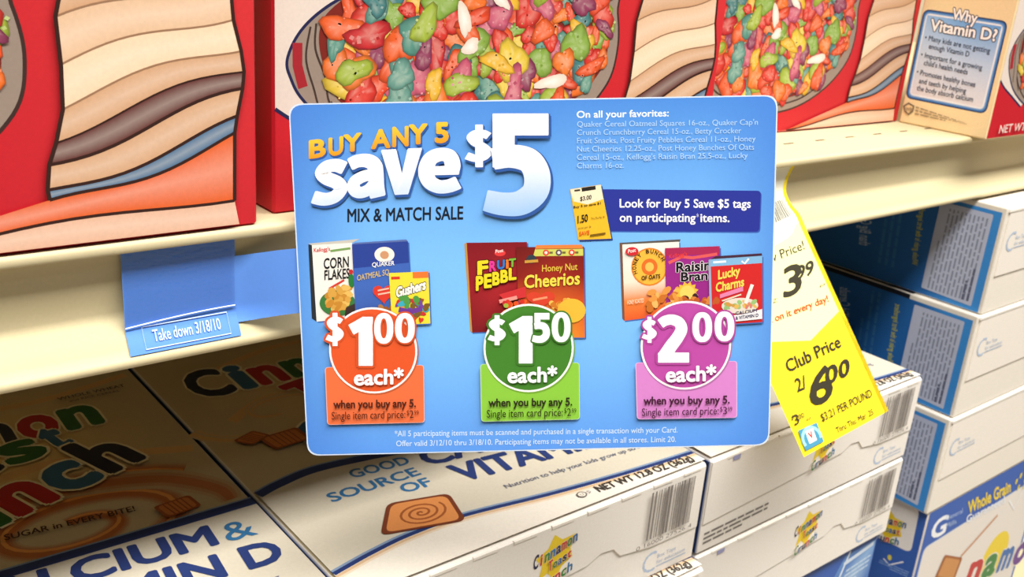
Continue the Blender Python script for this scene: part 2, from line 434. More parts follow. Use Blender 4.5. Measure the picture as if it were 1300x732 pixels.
FW, FD, FH = .214, .0565, .285
def fruity(x0, yf, label, seed, side=False):
    t = thing('cereal_box', label, 'cereal box', (x0+FW/2, yf+FD/2, ZT), 'red fruity cereal boxes on the upper shelf')
    a = (x0, yf, ZT+.0001); b = (x0+FW, yf+FD, ZT+FH)
    def cc(p, n):
        if p.x < x0+.0009 and side: return C(238, 216, 168)
        return FR_RED if p.y < yf+.003 else C(186, 30, 42)
    mb = MB(); mb.box(a, b, cc, .0008, 1); mb.build('carton', CARTON, t)
    mb = MB(); mb.box((x0+.004, yf+.004, ZT+FH), (x0+FW-.004, yf+FD-.004, ZT+FH+.0008), C(214, 190, 150), .0003); mb.build('top_flap', CARTON, t)
    s = Sheet((x0, yf, ZT), (1, 0, 0), (0, 0, 1), (0, -1, 0))
    e = .0008
    # red ground, glowing brighter towards the upper right of the cover
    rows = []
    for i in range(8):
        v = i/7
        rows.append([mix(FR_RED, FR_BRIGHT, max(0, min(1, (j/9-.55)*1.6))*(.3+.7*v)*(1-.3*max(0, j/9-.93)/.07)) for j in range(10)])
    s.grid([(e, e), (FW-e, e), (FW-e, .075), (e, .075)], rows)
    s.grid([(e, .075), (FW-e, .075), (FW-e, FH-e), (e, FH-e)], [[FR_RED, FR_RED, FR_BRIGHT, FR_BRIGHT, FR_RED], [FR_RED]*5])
    # pale sheet behind the bowl at the left
    pale = C(222, 206, 196)
    cv = smooth_curve([(e, .0345), (.008, .0300), (.020, .0245), (.034, .018)])
    s.poly([(e, .12)]+cv+[(.05, .03), (.05, .12)], pale)
    s.stroke(cv, .0012, NAVY)
    # bowl: outer blue rim line, maroon, stone grey sides, then cereal
    bowl_o = smooth_curve([(.034, .074), (.0185, .066), (.0095, .0585), (.0050, .050), (.0062, .044), (.0105, .037), (.022, .027), (.045, .017), (.075, .0115), (.105, .014), (.130, .024), (.146, .038), (.150, .052), (.148, .066), (.142, .080), (.09, .094)])
    s.poly(bowl_o, C(150, 132, 120)); s.stroke(bowl_o[:60], .0010, NAVY); s.stroke(bowl_o[60:], .0010, C(60, 40, 36))
    s.stroke([(.0085, .055), (.0085, .048), (.0105, .041)], .0034, C(160, 34, 44))
    s.stroke(smooth_curve([(.0130, .060), (.0115, .050), (.0145, .040), (.0165, .033)]), .0007, C(66, 50, 44))
    s.stroke(smooth_curve([(.0150, .061), (.0148, .053), (.0185, .044), (.0200, .036), (.026, .028)]), .0007, C(66, 50, 44))
    s.stroke(smooth_curve([(.0205, .036), (.026, .030), (.040, .022), (.07, .0155), (.105, .018), (.128, .028)]), .0009, C(70, 52, 46))
    bowl_i = smooth_curve([(.040, .078), (.0215, .0665), (.0165, .060), (.0165, .052), (.0200, .043), (.024, .036), (.040, .0255), (.070, .0185), (.105, .021), (.128, .032), (.142, .044), (.1445, .056), (.142, .066), (.134, .080), (.09, .09)], 5)
    s.poly(bowl_i, C(120, 34, 26))
    def inside(x, y):
        k = False; n = len(bowl_i); j = n-1
        for i in range(n):
            xi, yi = bowl_i[i]; xj, yj = bowl_i[j]
            if (yi > y) != (yj > y) and x < (xj-xi)*(y-yi)/(yj-yi)+xi: k = not k
            j = i
        return k
    s.up()
    s.build('cover_print', CARTON, t)
    pr = s.fork()
    def ins(x, y): return all(inside(x+dx, y+dy) for dx, dy in ((.002, 0), (-.002, 0), (0, .002), (0, -.002)))
    cereal_bits(pr, ins, (.012, .014, .148, .094), 430, .0046, .0072, 11)
    pr.build('bowl_picture', CARTON, t)
    # flowing bands of colour at the right of the cover
    q = s.fork(); q.lay += 80
    tan = C(206, 158, 120); tanl = C(240, 206, 172); orange = C(222, 92, 30); brn = C(52, 26, 20); blue = C(60, 104, 142)
    # printed waves of colour, stacked up the right of the cover
    wave = lambda u, v, ph: v+.30*(u-.18)+.0022*math.sin((u-.15)*95+ph)
    def lim(v):
        return .1505+.012*min(1, v/.09)+.0015*math.sin(v*160), .2078-.002*math.sin(v*120)
    U = [i/16 for i in range(17)]
    levels = [(.0012, C(226, 178, 150)), (.0085, orange), (.0205, blue), (.0245, tan), (.0330, C(92, 34, 30)), (.0395, tan), (.0470, tanl), (.0570, mix(tan, tanl, .5)), (.0680, tan), (.0800, tanl), (.0950, tan), (.115, tan)]
    rowsP = []
    for i, (v, c) in enumerate(levels):
        lo, hi = lim(v); lo = .086 if i == 0 else .098 if i == 1 else lo; row = []
        for t_ in U:
            u = lo+(hi-lo)*t_; row.append((u, max(.0012, .0012 if i == 0 else v+.07*(u-.18)+.0015*math.sin((u-.13)*60) if i == 1 else wave(u, v, i*.8))))
        rowsP.append(row)
    for i in range(len(levels)-1):
        A_, B_ = rowsP[i], rowsP[i+1]; c = levels[i][1]; n = len(A_); mid = [tuple(Vector(x_).lerp(Vector(y_), .5)) for x_, y_ in zip(A_, B_)]
        hi_ = mix(c, (1, .92, .82), .22)
        q.raw(A_+mid+B_, [(j, j+1, n+j+1, n+j) for j in range(n-1)]+[(n+j, n+j+1, 2*n+j+1, 2*n+j) for j in range(n-1)], [c]*n+[hi_]*n+[c]*n)
    q.up()
    for i in range(1, len(levels)-1): q.stroke(rowsP[i], .0009 if i < 5 else .0005, brn if i < 6 else mix(tan, brn, .5)); q.lay -= .5
    q.stroke([r_[0] for r_ in rowsP[2:]], .0011, brn); q.stroke([r_[-1] for r_ in rowsP[1:]], .0011, brn)
    q.build('colour_bands', CARTON, t); q = q.fork()
    q.text('NET WT 15 OZ', (.012, .0035), (.072, .0035), .0048, C(235, 215, 205), bold=.01)
    q.build('weight_print', CARTON, t)
    if side:
        k = Sheet((x0, yf, ZT), (0, 1, 0), (0, 0, 1), (-1, 0, 0))
        k.rect(.001, .001, FD-.001, FH-.001, C(240, 218, 170))
        k.build('side_print', CARTON, t)
        k = k.fork()
        Q = [(1250, 148), (1152, 124), (1172, 12), (1278, 30)]
        g = lambda x, y: k.px(1130+x/4.066, y/4.066)
        qd = [g(495, 590), g(78, 505), g(175, 45), g(612, 110)]
        k.rrect(qd, .0045, C(24, 46, 92)); 
        def ins_(q_, f): 
            c = sum((Vector(p) for p in q_), Vector((0, 0)))/4; return [tuple(Vector(p)+(c-Vector(p)).normalized()*f) for p in q_]
        k.rrect(ins_(qd, .0010), .0040, C(62, 120, 190)); k.rrect(ins_(qd, .0022), .0034, C(120, 170, 220)); 
        q2 = ins_(qd, .0032)
        k.rrect(q2, .003, C(232, 238, 246))
        q3 = ins_(qd, .0046)
        k.grid([q3[1], q3[0], q3[3], q3[2]], [[C(226, 226, 232)]*3, [C(210, 222, 238), C(196, 216, 240), C(190, 212, 238)], [C(150, 192, 236), C(110, 170, 228), C(104, 164, 224)]])
        for tx, a_, b_, h in (('Why', (318, 97), (447, 123), 55), ('Vitamin D?', (205, 155), (548, 213), 56)):
            pa = (1130+a_[0]/4.066, a_[1]/4.066); pb = (1130+b_[0]/4.066, b_[1]/4.066)
            k.tpx(tx, pa, pb, h/4.066, C(250, 248, 246), bold=.03, outline=C(22, 26, 60), ow=.055, lean=2.3)
        for tx, a_, b_, h in (('• Many kids are not getting', (180, 205), (515, 275), 26), ('enough Vitamin D', (200, 250), (408, 293), 26),
                              ('• Important for a growing', (160, 293), (475, 362), 26), ("child's health needs", (175, 335), (400, 385), 26),
                              ('• Promotes healthy bones', (138, 382), (440, 450), 26), ('and teeth by helping', (150, 428), (392, 482), 26), ('the body absorb calcium', (138, 465), (428, 526), 26)):
            pa = (1130+a_[0]/4.066, a_[1]/4.066); pb = (1130+b_[0]/4.066, b_[1]/4.066)
            k.tpx(tx, pa, pb, h/4.066, C(40, 50, 76), bold=.006, lean=1.2)
        k.build('vitamin_panel', CARTON, t)
        k = k.fork()
        sc = [g(70, 545), g(98, 528), g(128, 545), g(122, 575), g(96, 594), g(76, 575)]
        k.poly(sc, C(120, 104, 84)); c = sum((Vector(p) for p in sc), Vector((0, 0)))/6
        k.poly([tuple(Vector(p).lerp(c, .3)) for p in sc], C(226, 200, 150))
        k.tpx('WB', (1130+82/4.066, 572/4.066), (1130+116/4.066, 578/4.066), 5, C(110, 94, 76), bold=.02)
        k.bars([g(130, 600), g(402, 650), g(402, 638), g(135, 548)], 3, C(150, 132, 104), .4, 8)
        k.build('small_print', CARTON, t)
    return t
fruity(.131-FW, .2815, 'red cereal box on the upper shelf, to the left of the blue sale card', 3)
fruity(.1405, .2900, 'red cereal box with a bowl of bright cereal, directly behind the blue sale card', 4)
fruity(.3705, .3300, 'red cereal box set back from the shelf edge, touching the box with the vitamin panel', 5)
fruity(.5832, .2716, 'cereal box showing its cream side with a blue and white vitamin panel', 6, True)

# ---------------------------------------------------------------- cinnamon cereal boxes lying flat
BW, BT, BD = .1932, .0532, .278
WHITE = C(236, 229, 221)
CTC = [C(30, 34, 70), C(196, 40, 40), C(60, 130, 60), C(50, 110, 160), C(40, 40, 90), C(200, 50, 50), C(60, 120, 60), C(60, 100, 150)]
def ctc_logo(s, c, k, dx=(1, 0), dy=(0, 1)):
    """small yellow star-shaped panel with the coloured name on three lines; k = half width"""
    M = lambda x, y: (c[0]+k*(x*dx[0]+y*dy[0]), c[1]+k*(x*dx[1]+y*dy[1]))
    s.poly([M(*p) for p in ((-.75, -.75), (-.35, -.5), (.1, -.95), (.35, -.45), (.85, -.2), (.7, .2), (.95, .75), (.25, .72), (-.15, 1.05), (-.4, .55), (-.95, .3), (-.62, -.1))], C(232, 200, 40))
    for word, x0, x1, y, h in (('Cinnamon', -1.05, 1.0, .18, .55), ('Toast', -.35, .75, -.32, .42), ('Crunch', -.85, .85, -.95, .5)):
        n = len(word); sl = .28
        for i, ch in enumerate(word):
            a = x0+(x1-x0)*i/n; b = x0+(x1-x0)*(i+.9)/n
            if ch == 'i': a += .06; b -= .08
            s.text(ch, M(a, y+sl*a), M(b, y+sl*b), 0, CTC[(i+len(word)) % 8], bold=.03, upv=Vector(M(0, h if i == 0 else h*.85))-Vector(c), outline=C(240, 232, 220), ow=.02)
            s.lay -= 2
    s.up(3)
def barcode(s, x0, y0, x1, y1, seed=5):
    rr = random.Random(seed); x = x0; G = C(120, 112, 108)
    pts = []; fs = []
    while x < x1:
        wd = rr.choice((.0005, .0007, .0011, .0016)); k = len(pts)
        pts += [(x, y0), (x+wd, y0), (x+wd, y1), (x, y1)]; fs.append((k, k+1, k+2, k+3)); x += wd+rr.choice((.0005, .0008, .0013))
    s.raw(pts, fs, G); s.up()
    s.text('0 16000 27526 4', (x0-.006, y0-.0035), (x1+.002, y0-.0035), .0022, G)
def tops_logo(s, x, y, k=1.0):
    L = C(176, 190, 214)
    arc = [(x+.0055*k+.0055*k*math.cos(a), y+.0045*k+.0050*k*math.sin(a)) for a in [math.radians(60+i*15) for i in range(17)]]
    s.stroke(arc, lambda t: .0016*k if int(t*16) % 2 else .0010*k, L)
    s.text('Box Tops', (x+.009*k, y+.0052*k), (x+.022*k, y+.0052*k), .0022*k, L)
    s.text('for education', (x+.009*k, y+.0020*k), (x+.029*k, y+.0020*k), .0020*k, L)
    s.stroke([(x+.009*k, y+.0006*k), (x+.030*k, y+.0006*k)], .0006*k, L)

def cinnamon_body(t, x0, yf, z0, end_u=0.0):
    """white carton, its raised outer end flap and the print on the end; local u from x0, w from z0"""
    mb = MB(); mb.box((x0, yf, z0+.0001), (x0+BW, yf+BD, z0+BT), lambda p, n: C(40, 62, 112) if abs(n.x) > .4 and p.y > yf+.0005 else WHITE, .0009, 1); mb.build('carton', CARTON, t)
    mb = MB()                                                     # outer end flap, stops short of the lower edge, with a tuck tab
    pr = [(.0012, BT-.0010), (.0012, .0175), (.060, .0205), (.118, .0240), (.126, .0275), (.134, .0268), (.139, .0215), (.160, .0185), (BW-.0012, .0185), (BW-.0012, BT-.0010)]
    n = len(pr); vs = [Vector((x0+a, yf-.0006, z0+b)) for a, b in pr]+[Vector((x0+a, yf+.0004, z0+b)) for a, b in pr]
    mb.add(vs, [tuple(range(n))]+[(i, n+i, n+(i+1) % n, (i+1) % n) for i in range(n)], WHITE)
    for k in range(9):                                            # glued seam: small ragged lifts along the top edge
        u = .012+k*.0205; mb.box((x0+u, yf-.0009, z0+BT-.0022), (x0+u+.013, yf+.0004, z0+BT-.0004), C(238, 230, 220), .0003, 1)
    mb.build('end_flap', CARTON, t)
    s = Sheet((x0, yf-.0006, z0), (1, 0, 0), (0, 0, 1), (0, -1, 0))
    ctc_logo(s, (.098, .0355), .0118); s.build('end_logo', CARTON, t)
    s = s.fork(); barcode(s, .154, .0245, .184, .050); s.build('barcode', CARTON, t)
    s = Sheet((x0, yf, z0), (1, 0, 0), (0, 0, 1), (0, -1, 0))
    tops_logo(s, .157, .0045); s.build('voucher_logo', CARTON, t); s = s.fork()
    s.bars([(.004, .0035), (.056, .0045), (.056, .0125), (.004, .0115)], 3, C(120, 112, 108), .45, 7); s.build('small_print', CARTON, t); s = s.fork()
    s.poly([(.012, BT-.001), (.016, BT-.001), (.0162, BT-.0045), (.0135, BT-.0045)], C(196, 60, 40))
    s.base = .0009
    s.rect(.0165, BT-.004, .022, BT-.0015, C(150, 150, 190)); s.base = .00008
    s.build('seam_mark', CARTON, t)

def cinnamon_top(t, x0, yf, z1):
    s = Sheet((x0, yf, z1), (1, 0, 0), (0, 1, 0), (0, 0, 1))
    paper = C(192, 174, 138); e = .001
    navy = C(36, 52, 104); teal = C(48, 104, 150)
    s.rect(e, .014, BW-e, BD-e, paper)
    # golden swirl ground
    def swirl(c, R, turns, a0, wd, ca, cb):
        for k in range(int(turns*14)):
            pass
        pts = []; n = int(turns*26)
        for i in range(n+1):
            a = a0+turns*2*math.pi*i/n; r = R*(1-.86*i/n); pts.append((c[0]+r*math.cos(a), c[1]+r*.62*math.sin(a)))
        
        for f_, t_ in ((1.35, .25), (1.1, .55), (.85, .8), (.6, 1.0)): s.stroke(pts, lambda q: wd*f_*(1-.5*q), mix(paper, ca, t_))
        s.stroke([(x+.0006, y+wd*.14) for x, y in pts], lambda q: wd*.22*(1-.5*q), cb)
    tan = C(214, 172, 118); brown = C(176, 100, 52); amber = C(222, 150, 80)
    s.ell((.10, .17), .085, .075, paper, centre=C(226, 190, 120))
    s.stroke(smooth_curve([(.02, .150), (.05, .165), (.10, .150), (.14, .152), (BW-.004, .135)]), .006, tan)
    s.stroke(smooth_curve([(.03, .205), (.08, .222), (.14, .215), (BW-.004, .225)]), .005, tan)
    swirl((.128, .098), .058, 2.2, .55, .012, brown, amber)
    swirl((.045, .150), .045, 1.2, 3.2, .006, tan, paper)
    for f_, t_ in ((.016, .3), (.011, .6), (.006, .9)): s.stroke(smooth_curve([(.105, .128), (.140, .126), (.168, .116), (.184, .098), (.186, .086)]), lambda q: f_*(.35+.65*math.sin(math.pi*(.1+.8*q))), mix(paper, brown, t_))
    # name
    def line(word, p0, p1, h, cols):
        p0 = Vector(p0); p1 = Vector(p1); n = len(word); wsum = [(.55 if ch in 'it' else 1.25 if ch in 'mC' else 1.0) for ch in word]; tot = sum(wsum); a = 0
        for ch, ww, co in zip(word, wsum, cols):
            q0 = p0.lerp(p1, a/tot); q1 = p0.lerp(p1, (a+ww*.92)/tot); a += ww
            s.text(ch, q0, q1, h, co, bold=.045, outline=C(236, 222, 190), ow=.03); s.lay -= 2
        s.up(3)
    K, Rd, G_, B_ = C(28, 28, 50), C(176, 30, 34), C(40, 96, 44), C(48, 98, 140)
    line('Cinnamon', (.0155, .180), (.166, .1785), .030, [K, B_, Rd, G_, B_, K, Rd, G_])
    line('Toast', (.060, .146), (.148, .164), .026, [Rd, G_, K, G_, B_])
    line('Crunch', (.046, .0935), (.170, .137), .032, [B_, K, G_, Rd, B_, K])
    s.text('WHOLE WHEAT', (.152, .2090), (.184, .2090), .0030, C(70, 56, 44), bold=.02)
    s.text('and RICE CEREAL', (.156, .2045), (.180, .2045), .0022, C(70, 56, 44))
    s.text('CINNAMON & SUGAR in EVERY BITE!', (.070, .105), (.150, .096), .0038, C(66, 34, 24), bold=.02)
    # cereal squares
    for cx, cy, rr_, a in ((.165, .0905, .0105, .15), (.033, .120, .0135, .1), (.020, .128, .009, .5), (.045, .109, .009, -.3)):
        q = [(cx+rr_*math.cos(a+k), cy+rr_*.75*math.sin(a+k)) for k in (.7, 2.4, 3.9, 5.5)]
        s.rrect(q, .002, C(150, 76, 34)); q2 = [tuple(Vector(p).lerp(Vector((cx, cy)), .18)) for p in q]; s.rrect(q2, .002, C(196, 118, 58))
        for k in range(5):
            f = .2+.15*k; s.stroke([tuple(Vector(q2[0]).lerp(Vector(q2[1]), f)), tuple(Vector(q2[3]).lerp(Vector(q2[2]), f))], .0006, C(140, 70, 30)); s.lay -= 1
        s.up()
    s.build('cover_print', CARTON, t)
    s = s.fork(); s.lay += 6
    # nutrition dome
    dome = smooth_curve([(e, .081), (.012, .0845), (.03, .0875), (.055, .085), (.085, .080), (.12, .079), (.155, .0785), (BW-e, .0780)])
    lower = smooth_curve([(BW-e, .0105), (.154, .0131), (.110, .0179), (.066, .0245), (.04, .025), (.02, .0225), (e, .0185)])
    s.poly(lower+[(e, e), (BW-e, e)], C(228, 220, 208))
    s.poly(dome+lower, C(198, 189, 172))
    s.stroke([(x, y-.0038) for x, y in lower], .0016, C(206, 172, 136)); s.stroke([(x, y-.0050) for x, y in lower], .0012, C(222, 202, 178)); s.stroke([(x, y-.0014) for x, y in lower], lambda q: .0028, navy)
    s.stroke(lower, .0012, C(120, 140, 170))
    s.stroke(dome, .0052, navy); s.stroke([(x, y+.0030) for x, y in dome], .0010, C(120, 140, 170))
    s.text('GOOD', (.0415, .0722), (.0705, .0702), .0068, teal, bold=.025)
    s.text('SOURCE', (.0245, .0600), (.0690, .0596), .0068, teal, bold=.025)
    s.text('OF', (.0540, .0502), (.0685, .0494), .0068, teal, bold=.025)
    s.text('CALCIUM', (.0755, .0640), (.1685, .0570), .0135, navy, bold=.035)
    s.text('&', (.1715, .0560), (.1835, .0550), .0125, teal, bold=.005)
    s.text('VITAMIN D', (.0800, .0450), (.1855, .0345), .0140, navy, bold=.035)
    s.text('Nutrition to help your kids grow up strong', (.0940, .0300), (.178, .0245), .0030, C(90, 96, 120))
    # slice of cinnamon toast
    q = s.pxs([(513, 700), (576, 668), (524, 634), (474, 650)]) if False else [(.0285, .0285), (.0640, .0190), (.0700, .0400), (.0430, .0470)]
    s.rrect(q, .004, C(110, 52, 30)); c = sum((Vector(p) for p in q), Vector((0, 0)))/4
    s.rrect([tuple(Vector(p).lerp(c, .12)) for p in q], .004, C(206, 132, 74))
    pts = [(c.x+.0115*(i/60)*math.cos(i*.32), c.y+.0080*(i/60)*math.sin(i*.32)) for i in range(61)]
    s.stroke(pts, .0011, C(150, 80, 40))
    s.text('NET WT 12.8 OZ (362g)', (.1275, .0060), (.1870, .0030), .0046, C(60, 54, 50), bold=.02)
    s.ell((.1190, .0085), .0026, .0022, C(110, 104, 98)); s.ell((.1190, .0085), .0019, .0016, C(224, 216, 202))
    s.text('U', (.1182, .0077), (.1198, .0077), .0016, C(90, 84, 80)); s.text('D', (.1225, .0075), (.1240, .0075), .002, C(90, 84, 80))
    s.build('nutrition_banner', CARTON, t)

GL = 'cinnamon cereal boxes lying flat in the left stacks'
proto = []
def lying(x0, yf, z0, label, top=True):
    t = thing('cereal_carton', label, 'cereal box', (x0+BW/2, yf+BD/2, z0), GL)
    if not proto:
        cinnamon_body(t, x0, yf, z0); cinnamon_top(t, x0, yf, z0+BT); proto.append((t, (x0, yf, z0)))
    else:
        src, (a, b, c) = proto[0]
        for ch in src.children:
            k = ch.copy(); COL.objects.link(k); k.parent = t
            k.matrix_parent_inverse = Matrix.Translation(-src.location)
    return t
Z2 = Zc(-.2302)-BT; Z1 = Z2-BT-.0012
lying(.1553, .2572, Z2, 'white cereal carton lying below the blue card, its weight print showing under the card')
lying(-.0392, .2572, Z2, 'cereal carton lying in shade at the bottom left corner of the photo')
lying(.3510, .2572, Z2, 'white carton lying behind the tip of the yellow tag, topmost of its pair')
lying(.3510, .2572, Z1, 'white carton lying under the one behind the yellow tag, second in that pair')
lying(.1553, .2490, Z1, 'white carton at the lower edge, under the carton with the weight print')
lying(-.0392, .2520, Z1, 'white carton under the shaded carton in the bottom left corner')

# ---------------------------------------------------------------- upright boxes on the bottom deck
def upright(x0, yf, h, label, right):
    W_, D_ = (.186, .058)
    t = thing('upright_cereal_box', label, 'cereal box', (x0+W_/2, yf+D_/2, ZB), 'blue topped boxes standing on the bottom deck')
    BL = C(52, 92, 172)
    mb = MB(); mb.box((x0, yf, ZB+.0001), (x0+W_, yf+D_, ZB+h), lambda p, n: C(224, 216, 208) if p.z > ZB+h-.001 else BL, .0009, 1); mb.build('carton', CARTON, t)
    s = Sheet((x0, yf, ZB), (1, 0, 0), (0, 0, 1), (0, -1, 0))
    if right:
        g = lambda x, y: (1080+x/2.69, 460+y/2.69); p = lambda x, y: s.px(*g(x, y))
        tl = p(212, 655); A = (.0045, tl[1]-.001); 
        s.rect(.001, .001, W_-.001, h-.001, BL)
        s.rrect([(.0050, .02), (W_-.004, .02), (W_-.004, tl[1]+.004), (.0050, tl[1])], .006, C(176, 190, 214))
        s.rrect([(.0058, .021), (W_-.005, .021), (W_-.005, tl[1]+.0032), (.0058, tl[1]-.0008)], .0055, C(226, 218, 210))
        s.build('front_print', CARTON, t)
        k = s.fork()
        y = lambda a: a
        k.ell(p(490, 640), .026, .024, C(232, 204, 60))
        k.text('Cinnamon', (p(410, 735)[0]-.046, p(410, 735)[1]-.003), (p(625, 650)[0]+.006, p(410, 735)[1]+.001), .024, C(80, 110, 60), bold=.03)
        k.mb = MB(); k.lay = s.lay+1
        k.ell(p(490, 660), .022, .022, C(232, 204, 60))
        b0 = Vector(p(385, 760)); b1 = Vector(p(640, 650))
        for i, (ch, co) in enumerate(zip('namon', (C(190, 60, 60), C(70, 130, 70), C(70, 110, 170), C(110, 70, 140), C(200, 60, 50)))):
            k.text(ch, b0.lerp(b1, i/5), b0.lerp(b1, (i+.88)/5), .027, co, bold=.045, outline=C(236, 230, 222), ow=.025); k.lay -= 2
        k.up(3)
        k.stroke([p(375, 660), p(420, 610), p(500, 520)], .0022, C(190, 130, 90))
        q = [p(285, 735), p(350, 745), p(380, 665), p(320, 655)]; k.rrect(q, .002, C(160, 96, 50))
        k.rrect([tuple(Vector(a).lerp(Vector(p(335, 700)), .2)) for a in q], .002, C(200, 140, 84))
        k.build('name_print', CARTON, t)
        k = s.fork()
        k.tpx('G', g(268, 606), g(322, 580), 24, C(236, 236, 240), bold=.03, lean=6)
        k.tpx('General', g(325, 540), g(382, 512), 6, C(170, 190, 225)); k.tpx('Mills', g(325, 566), g(360, 548), 6, C(170, 190, 225))
        k.tpx('Whole Grain', g(400, 516), g(545, 440), 15, C(236, 206, 60), bold=.03)
        k.tpx('Guaranteed', g(394, 548), g(525, 478), 9, C(232, 234, 240), bold=.02)
        k.stroke([p(540, 470), p(556, 500), p(592, 425), p(620, 395)], .0016, C(240, 240, 244))
        for dx, dy in ((565, 405), (580, 385), (594, 400), (572, 425), (590, 422)): k.ell(p(dx, dy), .0018, .0026, C(222, 200, 70))
        k.build('grain_badge', CARTON, t)
        k = Sheet((x0, yf, ZB), (0, 1, 0), (0, 0, 1), (-1, 0, 0))
        p = lambda x, y: k.px(*g(x, y))
        k.rect(.001, .001, D_-.001, h-.0025, BL)
        k.rrect([p(205, 650), p(80, 590), p(125, 445), p(236, 500)], .005, C(232, 226, 222))
        k.stroke([p(112, 668), p(132, 690), p(180, 680)], .0010, C(230, 230, 236)); k.ell(p(133, 665), .0016, .0022, C(214, 200, 80))
        k.bars([p(190, 735), p(90, 690), p(98, 672), p(200, 715)], 3, C(130, 160, 210), .4, 4)
        k.build('side_print', CARTON, t)
        k = k.fork(); ctc_logo(k, p(130, 560), .0125, (-1, 0)); k.build('side_logo', CARTON, t)
    else:
        s.rect(.001, .001, W_-.001, h-.001, BL)
        s.grid([(.10, h-.08), (W_-.002, h-.08), (W_-.002, h-.006), (.150, h-.006)], [[C(70, 110, 176), C(150, 180, 214), C(60, 100, 170)], [C(150, 184, 220), C(70, 116, 180), C(130, 168, 210)], [C(80, 124, 190), C(160, 190, 220), C(76, 118, 184)], [C(96, 140, 200), C(80, 124, 190), C(120, 160, 210)]])
        s.stroke([(.135, h-.055), (.155, h-.004)], .002, C(214, 224, 238))
        s.stroke([(.150, h-.012), (W_-.004, h-.008)], .003, C(206, 218, 234))
        s.bars([(.152, h-.032), (W_-.006, h-.030), (W_-.004, h-.016), (.155, h-.018)], 4, C(190, 208, 230), .4, 4)
        s.build('front_print', CARTON, t)
    return t
upright(.6107, .2622, .2708, 'upright blue and white cereal box at the bottom right corner of the photo', True)
U3 = upright(.3560, .2605, Z1-ZB-.0003, 'blue box standing under the white cartons, left of the bottom right box', False)
for xx, lb in ((.160, 'blue box standing under the carton at the lower edge'), (-.036, 'blue box standing below the bottom left cartons')):
    t = thing('upright_cereal_box', lb, 'cereal box', (xx+.093, .2895, ZB), 'blue topped boxes standing on the bottom deck')
    for ch in U3.children:
        k = ch.copy(); COL.objects.link(k); k.parent = t; k.matrix_parent_inverse = Matrix.Translation(-U3.location)

# ---------------------------------------------------------------- right stack of large boxes, blue sides to the left
RW, RD = .205, .285
def big(z0, z1, yf, label, x0):
    t = thing('large_cereal_carton', label, 'cereal box', (x0+RW/2, yf+RD/2, z0), 'large white ended cartons in the right stack')
    DB = C(34, 98, 168); LB = C(60, 140, 214)
    H = z1-z0
    mb = MB(); mb.box((x0, yf, z0+.0001), (x0+RW, yf+RD, z1), C(230, 222, 210), .0009); mb.build('carton', CARTON, t)
    mb = MB(); mb.box((x0+.004, yf-.0007, z0+H*.36), (x0+RW-.002, yf+.0004, z1-.0012), C(234, 226, 216), .0003, 1)
    mb.box((x0+.002, yf-.0011, z1-.0030), (x0+RW-.002, yf+.0004, z1-.0004), C(240, 234, 226), .0005, 1); mb.build('end_flap', CARTON, t)
    s = Sheet((x0, yf-.0008, z0), (1, 0, 0), (0, 0, 1), (0, -1, 0)); tops_logo(s, .009, H*.60, 1.15); s.build('end_logo', CARTON, t)
    s = Sheet((x0, yf, z0), (0, 1, 0), (0, 0, 1), (-1, 0, 0))
    s.grid([(.0025, .0008), (RD-.001, .0008), (RD-.001, H-.0035), (.0025, H-.0035)], [[LB, LB]+[DB]*14, [LB, LB]+[DB]*14]); s.rect(.047, H-.0036, RD-.001, H-.0004, C(22, 26, 38))  # near-black rear strip is shelf shadow painted along the top margin
    s.text('than Big G Kid Cereals', (.093, .020), (.099, H-.012), .0085, C(170, 190, 214), bold=.01)
    s.text('than Big G Kid Cereals', (.093, .020), (.099, H-.012), .0, C(170, 190, 214)) if False else None
    s.bars([(.0795, .012), (.0825, H-.006), (.0675, H-.006), (.0645, .012)], 3, C(54, 116, 176), .4, 7, 3)
    s.text('Whole grain is the first ingredient', (.0525, .018), (.0560, H-.010), .0042, C(196, 196, 70), bold=.01)
    s.ell((.118, H*.62), .0060, .0085, C(40, 34, 40)); s.ell((.1172, H*.58), .0040, .0055, C(222, 212, 206)); s.ell((.119, H*.66), .0035, .0022, C(190, 90, 50))
    s.bars([(.140, .03), (.142, H-.012), (.128, H-.012), (.126, .03)], 3, C(110, 150, 200), .3, 9, 8)
    s.build('side_print', CARTON, t)
    k = Sheet((x0, yf, z1), (1, 0, 0), (0, 1, 0), (0, 0, 1)); k.rect(.0012, .046, .03, RD-.002, C(26, 28, 38)); k.build('painted_lid_shade', CARTON, t)  # shadow of the shelf over the lid's rear, painted near-black
    k = s.fork()
    k.rrect([(.0075, .0035), (.0425, .0050), (.0425, H-.0060), (.0075, H-.0060)], .001, C(186, 192, 214))
    k.bars([(.0400, .0060), (.0400, H-.0085), (.0100, H-.0085), (.0100, .0060)], 11, C(136, 142, 164), .42, 9, 21)
    k.bars([(.0165, .0060), (.0165, .028), (.0100, .028), (.0100, .0060)], 2, C(96, 100, 124), .5, 3, 4)
    k.build('nutrition_panel', CARTON, t)
    return t
zt = [(-.2020, -.1342), (-.2764, -.2047), (-.3486, -.2768)]
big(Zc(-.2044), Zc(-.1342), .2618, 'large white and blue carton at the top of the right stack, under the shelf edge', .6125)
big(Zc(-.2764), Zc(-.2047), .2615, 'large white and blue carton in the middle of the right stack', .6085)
big(Zc(-.3486), Zc(-.2768), .2612, 'large white and blue carton at the bottom of the right stack, on the upright box', .6050)

